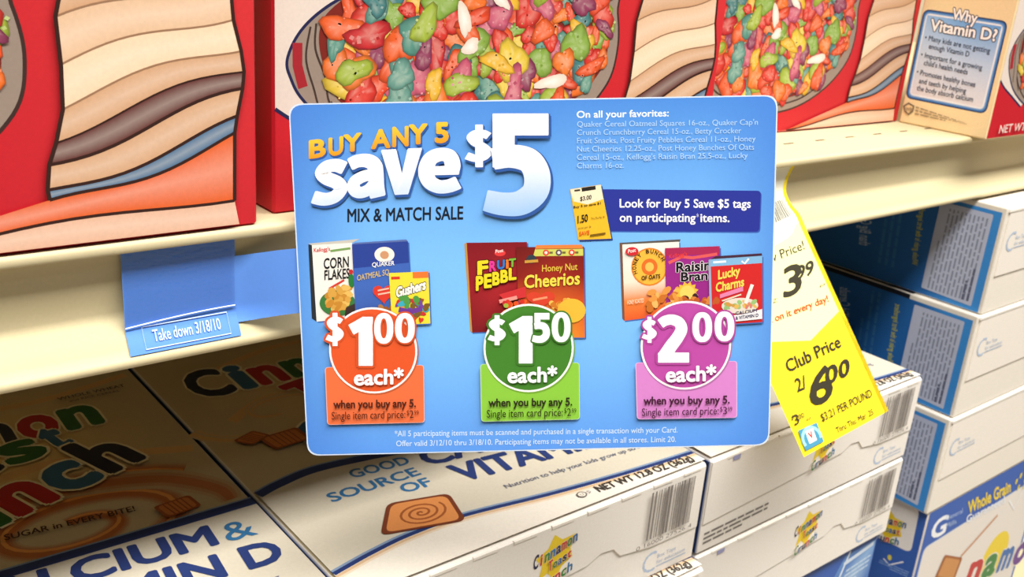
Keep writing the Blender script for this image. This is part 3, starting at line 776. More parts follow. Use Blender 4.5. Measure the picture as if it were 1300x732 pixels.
# ---------------------------------------------------------------- blue sale card
KD = .32/.36
TL = Vector((.1608, .3193, -.0618))*KD+CAM; TR = Vector((.2972, .2145, -.0461))*KD+CAM
BR = Vector((.2921, .1890, -.1724))*KD+CAM; BL_ = Vector((.1557, .2939, -.1881))*KD+CAM
ca = (TR-TL).normalized(); cb = (TL-BL_); cb = (cb-ca*cb.dot(ca)).normalized(); cn = ca.cross(cb)      # towards the viewer: a x b
if cn.dot(CAM-TL) < 0: cn = -cn
CWD = (TR-TL).length; CHT = (TL-BL_).length
card = thing('sale_card', 'blue promotional sale card with white lettering, sticking out from the shelf edge', 'sale sign', BL_)
s = Sheet(BL_, ca, cb, cn, 0.0)
outl = rounded([(0, 0), (CWD, 0), (CWD, CHT), (0, CHT)], .0042, 6)
mb = MB(); n = len(outl); tk = .0005
mb.add([s.O+s.a*x+s.b*y for x, y in outl]+[s.O+s.a*x+s.b*y-cn*tk for x, y in outl], [tuple(range(n)), tuple(range(2*n-1, n-1, -1))]+[(i, n+i, n+(i+1) % n, (i+1) % n) for i in range(n)], C(214, 228, 248))
mb.build('card_sheet', CARDM, card)
s = Sheet(BL_, ca, cb, cn, .00004)
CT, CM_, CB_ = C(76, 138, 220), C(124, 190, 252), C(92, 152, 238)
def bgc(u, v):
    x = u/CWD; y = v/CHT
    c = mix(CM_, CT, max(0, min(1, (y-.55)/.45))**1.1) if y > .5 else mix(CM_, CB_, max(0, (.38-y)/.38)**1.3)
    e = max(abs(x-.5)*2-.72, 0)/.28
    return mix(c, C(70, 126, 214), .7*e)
ins = rounded([(.0004, .0004), (CWD-.0004, .0004), (CWD-.0004, CHT-.0004), (.0004, CHT-.0004)], .0042, 6)
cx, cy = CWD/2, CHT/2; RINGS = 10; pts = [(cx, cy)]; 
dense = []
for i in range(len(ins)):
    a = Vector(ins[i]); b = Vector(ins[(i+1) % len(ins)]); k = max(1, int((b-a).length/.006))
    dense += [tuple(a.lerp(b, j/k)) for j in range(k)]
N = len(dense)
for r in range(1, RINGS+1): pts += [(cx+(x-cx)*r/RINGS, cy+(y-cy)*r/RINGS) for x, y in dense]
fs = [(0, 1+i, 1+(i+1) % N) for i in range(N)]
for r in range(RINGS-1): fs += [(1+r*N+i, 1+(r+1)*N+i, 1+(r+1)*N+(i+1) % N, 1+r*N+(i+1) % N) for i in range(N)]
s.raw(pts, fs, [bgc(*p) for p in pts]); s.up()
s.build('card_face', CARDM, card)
base = s
def layer(): 
    k = base.fork(); return k
W_ = C(250, 250, 252); SH = C(48, 88, 160); OR = C(244, 186, 48)
gold = lambda q: mix(C(226, 150, 36), C(246, 200, 60), max(0, min(1, q)))
# headline
k = layer()
for ch, x0, y0_, x1, y1, sl in (('B', 392, 178, 414, 202, .14), ('U', 417, 175, 436, 199, .14), ('Y', 436, 171, 459, 194, .14), ('A', 471, 164.5, 496, 189.5, .07), ('N', 498, 161, 519, 187, .07), ('Y', 519, 158, 543, 184, .07), ('5', 552, 155, 570, 182, .02)):
    k.glyph_box(ch, x0, y0_, x1, y1, OR, bold=.042, shadow=SH, grad=gold, sl=sl); k.lay -= 1
k.up(2)
wg = lambda q: mix(C(206, 222, 248), C(250, 250, 252), max(0, min(1, q*1.8)))
for ch, x0, y0_, x1, y1, sl in (('\u00b9s', 395, 205, 442, 263, .12), ('\u00b9a', 441, 197, 490, 255, .10), ('\u00b9v', 484, 190, 536, 248, .05), ('\u00b9e', 531, 188, 586, 246, .02)):
    k.glyph_box(ch, x0, y0_, x1, y1, W_, bold=.012, shadow=SH, grad=wg, sl=sl); k.lay -= 1
k.up(2)
k.glyph_box('\u00b9$', 590, 158, 625, 212, W_, bold=.01, shadow=SH, sl=.0)
k.glyph_box('\u00b95', 613, 144, 699, 274, W_, bold=.005, shadow=SH, grad=lambda q: mix(C(158, 196, 242), C(252, 252, 253), max(0, min(1, q*1.7-.1))), sl=.0)
k.build('headline', CARDM, card)
k = layer(); k.tpx('MIX & MATCH SALE', (441, 281.5), (588, 278), 16, C(24, 30, 44), bold=.022); k.build('subtitle', CARDM, card)
k = layer()
k.tpx('On all your favorites:', (732, 149.5), (849, 147.5), 8.5, C(236, 244, 252), bold=.02)
for i, (tx, x1) in enumerate((("Quaker Cereal Oatmeal Squares 16-oz., Quaker Cap'n", 962), ('Crunch Crunchberry Cereal 15-oz., Betty Crocker', 941), ('Fruit Snacks, Post Fruity Pebbles Cereal 11-oz., Honey', 959),
                              ('Nut Cheerios 12.25-oz., Post Honey Bunches Of Oats', 957), ("Cereal 15-oz., Kellogg's Raisin Bran 25.5-oz., Lucky", 949), ('Charms 16-oz.', 792))):
    y = 161+i*10.5; k.tpx(tx, (732.5, y), (x1, y-(x1-732)*.012), 7, C(172, 208, 246), bold=.004)
k.build('product_list', CARDM, card)
k = layer()
q = k.pxs([(768, 293), (964, 294), (966, 242), (762, 240)])
k.rrect([(a+.0003, b-.0004) for a, b in q], .0013, C(60, 96, 180)); k.rrect(q, .0013, C(42, 52, 150))
k.tpx('Look for Buy 5 Save $5 tags', (786.5, 263), (953, 263.5), 10.5, C(246, 246, 252), bold=.02)
k.tpx('on participating', (786.5, 281), (883, 281.3), 10.5, C(246, 246, 252), bold=.02); k.tpx('*', (884, 279), (887, 279), 8, C(230, 230, 246))
k.tpx('items.', (889, 281.4), (926, 281.5), 10.5, C(246, 246, 252), bold=.02)
k.build('info_banner', CARDM, card)
k = layer(); k.lay += 10
tg = lambda x, y: k.px(680+x/3.05, 120+y/3.05)
k.poly([tg(139, 371), tg(258, 354), tg(299, 564), tg(171, 569)], C(40, 60, 120))
k.poly([tg(133, 366), tg(252, 348), tg(293, 557), tg(165, 562)], C(238, 186, 44))
k.poly([tg(134, 367), tg(252, 349), tg(262, 404), tg(200, 425), tg(146, 413)], C(240, 228, 196))
tp = lambda tx, a, b, h, c, bo=.02: k.tpx(tx, (680+a[0]/3.05, 120+a[1]/3.05), (680+b[0]/3.05, 120+b[1]/3.05), h/3.05, c, bold=bo)
k.stroke([tg(150, 372), tg(172, 369)], .0006, C(60, 50, 40)); k.stroke([tg(178, 368), tg(232, 360)], .0012, C(40, 34, 30))
tp('$3.00', (172, 412), (216, 404), 16, C(40, 34, 30)); tp('Buy 5 to save $1', (146, 440), (252, 424), 9, C(60, 46, 20)); tp('1.50', (162, 498), (202, 490), 28, C(40, 34, 20), .03)
tp('Thru Thu Mar 18', (214, 484), (266, 477), 8, C(90, 66, 20), 0); tp('SAVE', (168, 546), (208, 540), 15, C(222, 96, 30), .03); tp('price per lb', (164, 520), (214, 513), 7, C(80, 60, 20), 0)
k.stroke([tg(210, 545), tg(270, 536)], .0006, C(120, 90, 20))
k.build('tag_picture', CARDM, card)

# pictures of products
def pic(name, quad, shade=True):
    k = layer(); k.lay += pic.z; pic.z += 26
    q = k.pxs(quad)
    c = sum((Vector(p) for p in q), Vector((0, 0)))/4
    k.poly([tuple(Vector(p)+Vector((.0004, -.0004))) for p in q], C(62, 104, 176))
    return k, q
pic.z = 1
def bil(q, x, y):
    bl, br, tr, tl = [Vector(p) for p in q]; v = bl.lerp(tl, y).lerp(br.lerp(tr, y), x); return (v.x, v.y)
def flakes(k, q, x0, y0_, x1, y1, n, cols, r, seed):
    rr = random.Random(seed)
    for i in range(n):
        k.ell(bil(q, rr.uniform(x0, x1), rr.uniform(y0_, y1)), r*rr.uniform(.6, 1.2), r*rr.uniform(.4, .8), rr.choice(cols), rr.uniform(0, 3), 9); k.lay -= .9
    k.up()
# corn flakes
k, q = pic('a', [(402, 408), (453, 403), (447, 308), (396, 311)])
k.poly(k.pxs([(391.5, 310), (396, 311), (402, 408), (396, 404)]), C(40, 46, 52)); k.poly(k.pxs([(391.5, 309), (396, 311), (447, 308), (457, 303)]), C(200, 196, 186))
k.poly(q, C(240, 236, 228))
k.tpx("Kellogg's", (398.5, 320), (419, 318), 5, C(206, 40, 44), bold=.02); k.stroke([bil(q, .45, .91), bil(q, .95, .93)], .0007, C(120, 160, 90))
k.tpx('CORN', (411, 341), (443, 338.5), 13, C(24, 24, 30), bold=.02); k.tpx('FLAKES', (412, 355), (444, 352.5), 12, C(24, 24, 30), bold=.02)
k.stroke([bil(q, .36, .42), bil(q, .75, .52)], .0006, C(214, 60, 50)); k.ell(bil(q, .55, .22), .0058, .0042, C(60, 120, 60)); flakes(k, q, .32, .16, .82, .42, 40, [C(214, 160, 70), C(198, 136, 50), C(228, 184, 96)], .0016, 2)
k.ell(bil(q, .93, .5), .0010, .0022, C(40, 120, 60)); k.ell(bil(q, .93, .62), .0007, .0008, C(200, 40, 40))
k.poly([bil(q, .7, .02), bil(q, 1, .03), bil(q, 1, .2), bil(q, .75, .15)], C(60, 44, 40)); k.build('corn_flakes_picture', CARDM, card)
# oatmeal squares
k, q = pic('b', [(452, 410), (523, 405), (518, 306), (447, 310)])
k.grid(q, [[C(60, 92, 170)]*2, [C(66, 104, 186)]*2, [C(58, 92, 180)]*2]); k.poly([bil(q, 0, .70), bil(q, 1, .73), bil(q, 1, 1), bil(q, 0, 1)], C(44, 66, 150))
k.poly([bil(q, 0, 1), bil(q, 1, 1), bil(q, .97, 1.025), bil(q, .06, 1.02)], C(90, 110, 170))
k.ell(bil(q, .57, .85), .0032, .0025, C(240, 234, 226)); k.ell(bil(q, .57, .845), .0014, .0013, C(206, 150, 110))
k.tpx('QUAKER', (472.5, 338.5), (501, 336), 5.5, C(240, 240, 240), bold=.02, outline=C(44, 66, 150), ow=.05); k.tpx('OATMEAL SQ', (453.5, 356), (494, 348), 7, C(206, 180, 120), bold=.02)
h = bil(q, .52, .36); k.poly([(h[0]+.0034*16*math.sin(t)**3/16*1.0, h[1]+.0032*(13*math.cos(t)-5*math.cos(2*t)-2*math.cos(3*t)-math.cos(4*t))/15) for t in [i*6.283/30 for i in range(30)]], C(216, 60, 44))
k.stroke([bil(q, .42, .40), bil(q, .62, .42)], .0005, C(240, 190, 170)); k.stroke([bil(q, .42, .35), bil(q, .64, .37)], .0005, C(240, 190, 170))
flakes(k, q, .45, .10, .8, .2, 10, [C(150, 90, 40), C(180, 120, 60)], .0012, 3); k.build('oatmeal_picture', CARDM, card)
# fruit snacks
k, q = pic('c', [(498, 412), (546.5, 410), (544, 344), (494, 346)])
k.poly(q, C(236, 218, 60)); k.poly([bil(q, .6, .88), bil(q, 1, .88), bil(q, 1, 1), bil(q, .6, 1)], C(232, 120, 50)); k.stroke([bil(q, .05, .9), bil(q, .27, .9)], .0009, C(214, 60, 40))
k.tpx('Gushers', (503, 377), (541, 366), 12, C(244, 240, 232), bold=.05, outline=C(40, 30, 40), ow=.05)
flakes(k, q, .2, .15, .95, .5, 38, [C(200, 50, 50), C(110, 70, 160), C(80, 150, 70), C(60, 170, 190), C(226, 150, 50), C(120, 90, 40)], .0014, 5)
k.stroke([bil(q, .2, .3), bil(q, .5, .24), bil(q, .8, .3)], .0016, C(110, 60, 150))
flakes(k, q, .08, .03, .95, .1, 6, [C(214, 60, 40)], .0009, 6); k.build('fruit_snack_picture', CARDM, card)
# fruity cereal
pic.z = 1
k, q = pic('d', [(598.5, 422), (673, 418), (669, 307), (591.5, 308)])
k.grid(q, [[C(120, 22, 30)]*3, [C(150, 30, 38), C(170, 36, 42), C(150, 30, 36)], [C(128, 22, 32)]*3]); k.poly(k.pxs([(589.5, 309), (592.5, 308), (599.5, 422), (597, 420)]), C(190, 140, 70))
k.ell(bil(q, .55, .88), .0018, .0010, C(220, 60, 60)); k.tpx('Post', (629, 321), (639, 319.5), 4, C(246, 230, 225), bold=.02)
for ch, x0, y0_, x1, y1, co in (('F', 606, 331, 620, 350, C(236, 214, 40)), ('R', 621, 331, 630, 345, C(224, 60, 150)), ('U', 631, 330, 641, 342, C(60, 120, 200)), ('i', 642, 329, 646, 341, C(236, 120, 40)), ('T', 646, 328, 655, 339, C(120, 180, 60))):
    k.glyph_box(ch, x0, y0_, x1, y1, co, bold=.05, outline=C(60, 10, 16), ow=.04, sl=.1); k.lay -= 2
k.up(3)
for i, ch in enumerate('PEBBL'):
    k.glyph_box(ch, 604+i*10.4, 350-i*2.6, 614+i*10.4, 369-i*3.4, C(232, 214, 40), bold=.05, outline=C(60, 10, 16), ow=.04, sl=.1); k.lay -= 2
k.up(3)
k.poly([bil(q, .5, .42), bil(q, .95, .50), bil(q, .95, .38), bil(q, .6, .34)], C(206, 50, 54)); k.stroke([bil(q, .5, .34), bil(q, .8, .38)], .0012, C(232, 150, 140))
flakes(k, q, .55, .22, .95, .34, 22, CER, .0011, 8); k.build('fruity_cereal_picture', CARDM, card)
# honey nut rings
k, q = pic('e', [(660, 428), (742.5, 428), (741, 312.5), (655, 313.5)])
k.grid(q, [[C(236, 150, 44), C(240, 166, 50), C(226, 120, 40)], [C(220, 90, 36), C(226, 104, 40), C(214, 84, 36)], [C(140, 34, 26), C(160, 44, 28), C(140, 32, 26)], [C(110, 24, 24), C(120, 28, 26), C(112, 26, 24)]])
k.poly([bil(q, .25, .90), bil(q, .99, .90), bil(q, .99, .975), bil(q, .28, .975)], C(206, 206, 96)); k.poly([bil(q, .28, .98), bil(q, .99, .98), bil(q, .97, 1.02), bil(q, .3, 1.02)], C(226, 130, 60))
for x, co in ((.44, C(220, 70, 60)), (.63, C(90, 70, 90)), (.82, C(220, 60, 50))):
    k.ell(bil(q, x, .937), .0010, .0010, co); k.ell(bil(q, x, .937), .0005, .0005, C(240, 226, 214)); k.stroke([bil(q, x+.05, .937), bil(q, x+.1, .937)], .0006, C(110, 100, 60)); k.lay -= 2
k.up(2)
k.ell(bil(q, .22, .87), .0016, .0014, C(50, 60, 70)); k.stroke([bil(q, .12, .84), bil(q, .32, .85)], .0009, C(200, 150, 60))
k.tpx('Honey Nut', (688, 344.5), (733, 342), 8.5, C(226, 190, 70), bold=.01); k.tpx('Cheerios', (665.5, 365), (736, 360), 15.5, C(244, 214, 76), bold=.025, outline=C(110, 40, 20), ow=.02)
h = bil(q, .34, .43); k.poly([(h[0]+.0046*math.sin(t)**3, h[1]+.0030*(13*math.cos(t)-5*math.cos(2*t)-2*math.cos(3*t)-math.cos(4*t))/15) for t in [i*6.283/30 for i in range(30)]], C(214, 66, 44))
k.stroke([bil(q, .22, .42), bil(q, .44, .45)], .0007, C(236, 150, 110))
flakes(k, q, .50, .26, .80, .42, 20, [C(226, 160, 60), C(240, 190, 90), C(206, 120, 40)], .0013, 9); k.ell(bil(q, .80, .30), .0046, .0040, C(242, 184, 60)); k.build('honey_cereal_picture', CARDM, card)
# honey oat bunches
pic.z = 1
k, q = pic('f', [(792, 407), (865, 398), (862, 306.5), (789, 309.5)])
k.grid(q, [[C(226, 90, 40)]*3, [C(236, 130, 60)]*3, [C(242, 226, 206)]*3, [C(240, 232, 222)]*3, [C(242, 236, 228)]*3]); k.poly(k.pxs([(786.5, 308), (790, 309.5), (793, 407), (790, 404)]), C(120, 80, 60))
k.poly(k.pxs([(786.5, 308), (790, 310), (863, 306.5), (864, 303.5)]), C(90, 84, 80))
c0 = k.px(824.5, 338.5); k.ell(c0, .0059, .0062, C(226, 130, 40)); k.ell(c0, .0054, .0057, C(244, 184, 66)); k.ell(c0, .0026, .0027, C(222, 110, 40)); k.ell(c0, .0014, .0015, C(244, 190, 90))
for i, ch in enumerate('HONEY BUNCH'):
    a = math.radians(200-i*17); p = Vector((c0[0]+.0043*math.cos(a), c0[1]+.0045*math.sin(a))); tdir = Vector((math.sin(a), -math.cos(a)))*.00052
    if ch != ' ': k.text(ch, p-tdir, p+tdir, .0012, C(60, 30, 16), bold=.02); k.lay -= 1
k.up(); k.tpx('OF OATS', (814, 355), (838, 352.5), 5, C(60, 30, 16), bold=.03)
k.ell(k.px(802, 318.7), .0021, .0014, C(206, 40, 50)); k.tpx('Post', (797, 321), (807, 319), 4.5, C(246, 230, 225), bold=.02)
flakes(k, q, .45, .12, .95, .36, 30, [C(226, 150, 70), C(240, 180, 100), C(200, 110, 40)], .0015, 12); k.tpx('HONEY ROASTED', (796, 386), (817, 383), 5, C(246, 226, 200), bold=.01); k.build('oat_bunches_picture', CARDM, card)
# raisin bran
k, q = pic('g', [(846, 405), (916, 402), (913.5, 313), (844, 315.5)])
k.poly(q, C(152, 40, 134)); k.poly([bil(q, 0, .9), bil(q, 1, .9), bil(q, 1, 1.01), bil(q, 0, 1.01)], C(170, 40, 84)); k.stroke([bil(q, .06, .80), bil(q, .3, .88), bil(q, .5, .86), bil(q, .95, .9)], .0010, C(222, 90, 90))
k.tpx("Kellogg's", (849, 328), (872, 324), 5, C(226, 60, 60), bold=.02)
k.tpx('Raisin', (858, 345), (902, 342), 12, C(20, 14, 24), bold=.03, outline=C(244, 238, 240), ow=.035); k.tpx('Bran', (864, 356.5), (898, 354.5), 11, C(20, 14, 24), bold=.03, outline=C(244, 238, 240), ow=.035)
c0 = k.px(872, 371); k.poly([(c0[0]+(.0038 if i % 2 else .0028)*math.cos(i*math.pi/12), c0[1]+(.0038 if i % 2 else .0028)*math.sin(i*math.pi/12)) for i in range(24)], C(240, 184, 60)); k.ell(c0, .0024, .0024, C(244, 206, 100))
k.ell(k.px(869, 379), .0014, .0012, C(60, 30, 40)); k.ell(k.px(882, 377), .0010, .0014, C(60, 30, 40)); flakes(k, q, .25, .22, .95, .3, 14, [C(214, 130, 60), C(190, 90, 40)], .0013, 14); k.build('raisin_bran_picture', CARDM, card)
# marshmallow cereal
k, q = pic('h', [(904, 412), (967.5, 408), (967, 324), (901.5, 328.5)])
k.poly(q, C(206, 40, 40)); k.poly([bil(q, 0, .89), bil(q, 1, .89), bil(q, 1, 1), bil(q, 0, 1)], C(130, 180, 220)); k.stroke([bil(q, .05, .95), bil(q, .3, .95)], .0007, C(230, 236, 244)); k.stroke([bil(q, .6, .94), bil(q, .66, .90), bil(q, .74, .97)], .0006, C(240, 240, 240))
k.poly([bil(q, 0, 1), bil(q, 1, 1), bil(q, .99, 1.035), bil(q, .1, 1.04)], C(70, 40, 60)); k.poly([bil(q, -.05, .0), bil(q, 0, 0), bil(q, 0, 1), bil(q, -.04, .99)], C(150, 170, 200))
k.tpx('Lucky', (911, 354), (939, 348), 11, C(240, 214, 90), bold=.035); k.tpx('Charms', (908, 370), (944, 362), 11, C(240, 214, 90), bold=.035)
k.poly([bil(q, .16, .40), bil(q, .62, .49), bil(q, .62, .56), bil(q, .16, .46)], C(226, 130, 170)); k.stroke([bil(q, .2, .36), bil(q, .58, .44)], .0005, C(240, 214, 190))
k.ell(bil(q, .55, .27), .0060, .0026, C(226, 214, 200)); flakes(k, q, .25, .24, .85, .33, 26, [C(222, 180, 90), C(200, 150, 70), C(214, 120, 110), C(150, 190, 120)], .0010, 16); k.stroke([bil(q, .66, .30), bil(q, .80, .58)], .0011, C(236, 230, 224))
k.poly([bil(q, .3, .03), bil(q, .99, .05), bil(q, .99, .20), bil(q, .62, .14), bil(q, .3, .13)], C(232, 228, 232)); k.tpx('CALCIUM', (933, 399), (960, 395), 4, C(60, 60, 90), bold=.02); k.tpx('& VITAMIN D', (933, 405), (962, 401), 4, C(60, 60, 90), bold=.02)
k.build('marshmallow_cereal_picture', CARDM, card)

# price badges
def badge(name, rect, cc, R, cr, ci, pieces, each, l1, l2, price):
    k = layer(); k.lay += 90
    q = k.pxs(rect); k.rrect(q, .0012, mix(cr, (1, 1, 1), .35)); c = sum((Vector(p) for p in q), Vector((0, 0)))/4
    k.rrect([tuple(Vector(p)+(c-Vector(p)).normalized()*.0003) for p in q], .0010, cr)
    c0 = k.px(*cc); r = R
    dkc = mix(ci, (0, 0, 0), .0)
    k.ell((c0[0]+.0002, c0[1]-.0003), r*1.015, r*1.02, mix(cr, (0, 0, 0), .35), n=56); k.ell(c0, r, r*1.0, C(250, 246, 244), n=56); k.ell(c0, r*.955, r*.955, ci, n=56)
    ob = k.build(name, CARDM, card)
    k = k.fork()
    dk = mix(ci, (0, 0, 0), .12)
    for ch, x0, y0_, x1, y1 in pieces:
        k.glyph_box('\u00b9'+ch, x0, y0_, x1, y1, W_, bold=.008, outline=dk, ow=.055 if ch == '$' else .04, shadow=mix(ci, (0, 0, 0), .4)); k.lay -= 1
    k.up(2)
    k.tpx('each*', *each, 18.5, W_, bold=.03, shadow=(mix(ci, (0, 0, 0), .3), (.0002, -.0002)))
    DKT = mix(C(40, 20, 16), ci, .08)
    k.tpx('when you buy any 5.', *l1, 9.5, DKT, bold=.03)
    (a, b) = l2; xm = b[0]-14
    ym = a[1]+(b[1]-a[1])*(xm-a[0])/(b[0]-a[0])
    k.tpx('Single item card price:', a, (xm-3, ym), 9.5, DKT, bold=.004); k.tpx('$', (xm-1, ym-3.5), (xm+1.8, ym-3.6), 6, DKT); k.tpx(price, (xm+2.5, ym), (xm+7.5, ym), 9.5, DKT); k.tpx('99', (xm+8.3, ym-4), (b[0], ym-4), 5.5, DKT)
    k.build('price_figures', CARDM, ob)
    for o in [o for o in ob.children]: o.matrix_parent_inverse = ob.matrix_world.inverted() if False else Matrix.Identity(4)
badge('orange_price_badge', [(416, 538), (539.5, 535), (538.5, 462), (413, 465)], (474.3, 444), .01430, C(234, 112, 66), C(226, 88, 42),
      [('$', 414, 396, 437, 438), ('1', 443, 401, 474, 463), ('0', 475.5, 396, 500, 435), ('0', 502, 396, 527, 434)], ((450, 487), (513, 485)), ((424, 516), (528.5, 514.5)), ((422, 530.5), (532, 528)), '2')
badge('green_price_badge', [(611, 534), (736, 531), (735.5, 459), (609.5, 461)], (671, 441), .01470, C(140, 200, 66), C(68, 130, 44),
      [('$', 619, 399, 642, 437), ('1', 646, 400, 676, 460), ('5', 675, 396, 698, 434), ('0', 700, 395, 724, 433)], ((644, 484), (707, 482.5)), ((620, 514), (726, 512.5)), ((618, 528), (731, 525.5)), '2')
badge('pink_price_badge', [(808, 531), (935, 529), (935, 457), (806, 459)], (870, 437.5), .01480, C(214, 132, 204), C(188, 76, 166),
      [('$', 814, 401, 833, 434), ('2', 834, 398, 874, 459), ('0', 878, 395, 903, 433), ('0', 906, 394, 931, 432)], ((844, 483), (908, 481)), ((816, 511.5), (925, 510)), ((814, 526), (928, 523.5)), '3')
k = layer()
k.tpx('*All 5 participating items must be scanned and purchased in a single transaction with your Card.', (501, 553.5), (860, 548.5), 7, C(206, 226, 250), bold=.008)
k.tpx('Offer valid 3/12/10 thru 3/18/10. Participating items may not be available in all stores. Limit 20.', (503, 566), (858, 560.5), 7, C(206, 226, 250), bold=.008)
k.build('fine_print', CARDM, card)

# mounting tab in the price channel
def chan(z):
    """channel front surface Y at height z below the shelf top"""
    for (ya, za), (yb, zb) in zip(CH, CH[1:]):
        if za >= z >= zb: return min(y0+.0048, ya+(yb-ya)*(z-za)/(zb-za))
    return CH[0][0] if z > CH[0][1] else CH[-1][0]
def at_y(x, y, Y): return on_plane(x, y, Vector((0, Y, 0)), Vector((0, 1, 0)))
def on_chan(x, y):
    Y = y0+.004
    for _ in range(6):
        p = at_y(x, y, Y); Y = chan(p.z-ZT)-.0006
    return p
TB = C(98, 148, 232)
xl = on_chan(157, 390).x; xr = on_chan(303, 410).x; xr2 = on_chan(292, 318).x
zt0 = -.0042; zb0 = -.0362
def tabp(x, z, off=.0006): return Vector((x, chan(z)-off, ZT+z))
mb = MB(); NX, NZ = 14, 18; vs = []
for i in range(NX+1):
    for j in range(NZ+1): vs.append(tabp(xl+(xr-xl)*i/NX, zt0+(zb0-zt0)*j/NZ))
mb.add(vs, [(i*(NZ+1)+j, i*(NZ+1)+j+1, (i+1)*(NZ+1)+j+1, (i+1)*(NZ+1)+j) for i in range(NX) for j in range(NZ)], TB)
# arm curving out to the card
za, zb = on_chan(303, 324).z-ZT, on_chan(306, 408).z-ZT
vs = []; NA = 10; NB = 8
cax = s = Sheet(BL_, ca, cb, cn, 0)
e0 = cax.px(376, 315); e1 = cax.px(381, 397)
for i in range(NA+1):
    t = i/NA
    for j in range(NB+1):
        q = j/NB
        A = tabp(xr-.0002, za+(zb-za)*q)
        E_ = BL_ + ca*(.0030) + cb*(e0[1]+(e1[1]-e0[1])*q) - cn*(tk+.0002)
        M1 = A + Vector((.006, -.0004, 0)); M2 = E_ - ca*.006
        vs.append(A*(1-t)**3+M1*3*t*(1-t)**2+M2*3*t*t*(1-t)+E_*t**3)
mb.add(vs, [(i*(NB+1)+j, i*(NB+1)+j+1, (i+1)*(NB+1)+j+1, (i+1)*(NB+1)+j) for i in range(NA) for j in range(NB)], TB)
tab = mb.build('mounting_tab', CARDM, card, 40)
tab['label'] = 'plain blue tab slotted into the price channel'
# dated notice on the lit lower strip of the tab
zz0, zz1 = -.0352, -.0288
A = tabp(xl, zz0, .00075); Bv = tabp(xl, zz1, .00075); upd = (Bv-A).normalized(); nn = Vector((1, 0, 0)).cross(upd)
if nn.y > 0: nn = -nn
k = Sheet(A, (1, 0, 0), upd, nn, .0002)
pA = k.px(181, 432); pB = k.px(292, 410); pC = k.px(293, 422)
x0_, x1_ = pA[0]+.0005, pC[0]; hh = (Bv-A).length
yb = .0002; yt = hh
k.stroke([(x0_, yb), (x1_, yb), (x1_, yt), (x0_, yt)], .00035, C(196, 214, 246), True)
k.text('Take down 3/18/10', (x0_+.0028, yb+hh*.27), (x1_-.0028, yb+hh*.27), hh*.5, C(206, 222, 248), bold=.01)
ob = k.build('date_notice', CARDM, tab)
ob.matrix_parent_inverse = Matrix.Identity(4)
# clear film pressed over the upper part of the tab, with a bright rolled edge
mb = MB(); vs = []
zf = lambda i: -.0283+.0016*math.sin(math.pi*i*.55)
for i in range(NX+1):
    for j in range(13):
        zt_ = zt0+(zf(i/NX)-zt0)*j/12; vs.append(tabp(xl+(xr-.0005-xl)*i/NX, zt_, .0012))
mb.add(vs, [(i*13+j, i*13+j+1, (i+1)*13+j+1, (i+1)*13+j) for i in range(NX) for j in range(12)], (1, 1, 1))
fo = mb.build('clear_film', FILM, card, 40)
mb = MB(); vs = []; rad = .00022
for i in range(NX+1):
    c = tabp(xl+(xr-.0005-xl)*i/NX, zf(i/NX), .0012)
    for j in range(6): vs.append(c+Vector((0, rad*math.cos(j*math.pi/3), rad*math.sin(j*math.pi/3))))
mb.add(vs, [(i*6+j, i*6+(j+1) % 6, (i+1)*6+(j+1) % 6, (i+1)*6+j) for i in range(NX) for j in range(6)], C(235, 240, 250))
eo = mb.build('film_edge', CARDM, fo, 60); eo.matrix_parent_inverse = Matrix.Identity(4)
fo['label'] = 'clear plastic film over the tab'

# ---------------------------------------------------------------- yellow price tag
P2 = Vector((.4197, .2785, -.1206))+CAM
t2 = Vector((.4197-.3664, .2785-.2873, -.1206+.1352)).normalized()        # left -> right across the hanging part
dn = Vector((.4332-.4197, .2176-.2785, -.2067+.1206)); TLEN = dn.length; dn.normalize()
TW = .0559
tag = thing('price_tag', 'yellow and white club price tag hanging out from the price channel', 'price tag', tuple(P2-t2*TW/2))
YEL = C(250, 222, 36); PALE = C(252, 246, 170); TWH = C(240, 238, 226)
nt_ = t2.cross(-dn)
if nt_.dot(CAM-P2) < 0: nt_ = -nt_
mb = MB()
P0 = at_y(1010, 208, .2836); P1 = at_y(998, 243, .2845)
rightE = [P0, P0.lerp(P1, .5)+Vector((-.0012, .0006, 0)), P1, P1.lerp(P2, .5)+Vector((-.0006, .0002, -.0008)), P2, P2+dn*.01]
leftE = [P0-Vector((TW, 0, 0)), P0.lerp(P1, .5)-Vector((TW, -.0006, 0)), P1-Vector((TW, 0, 0)), P2-(t2*.5+Vector((.5, 0, 0)))*TW+Vector((0, .001, .006)), P2-t2*TW, P2-t2*TW+dn*.01]
leftE[3].y = .2848; leftE[4].y = min(leftE[4].y, .2840)
def dens(L):
    out = []
    for i in range(len(L)-1):
        a, b, c, d = L[max(i-1, 0)], L[i], L[i+1], L[min(i+2, len(L)-1)]
        for k_ in range(6):
            t = k_/6; out.append(.5*((2*b)+(c-a)*t+(2*a-5*b+4*c-d)*t*t+(3*b-a-3*c+d)*t**3))
    out.append(L[-1]); return out
Rr = dens(rightE); Ll = dens(leftE)
rows = [(l, r) for l, r in zip(Ll, Rr)]+[(P2-t2*TW+dn*(.01+(TLEN-.01)*i/10), P2+dn*(.01+(TLEN-.01)*i/10)) for i in range(1, 11)]
NXT = 10
vs = []; cols = []
for i, (l, r) in enumerate(rows):
    for j in range(NXT+1):
        vs.append(l.lerp(r, j/NXT)); cols.append(TWH if (i < 31) else YEL)
nfront = len(vs)
fs = [(i*(NXT+1)+j, (i+1)*(NXT+1)+j, (i+1)*(NXT+1)+j+1, i*(NXT+1)+j+1) for i in range(len(rows)-1) for j in range(NXT)]
mb.add(vs, fs, cols)
sheet = mb.build('tag_sheet', PAPER, tag, 50)
mb = MB()
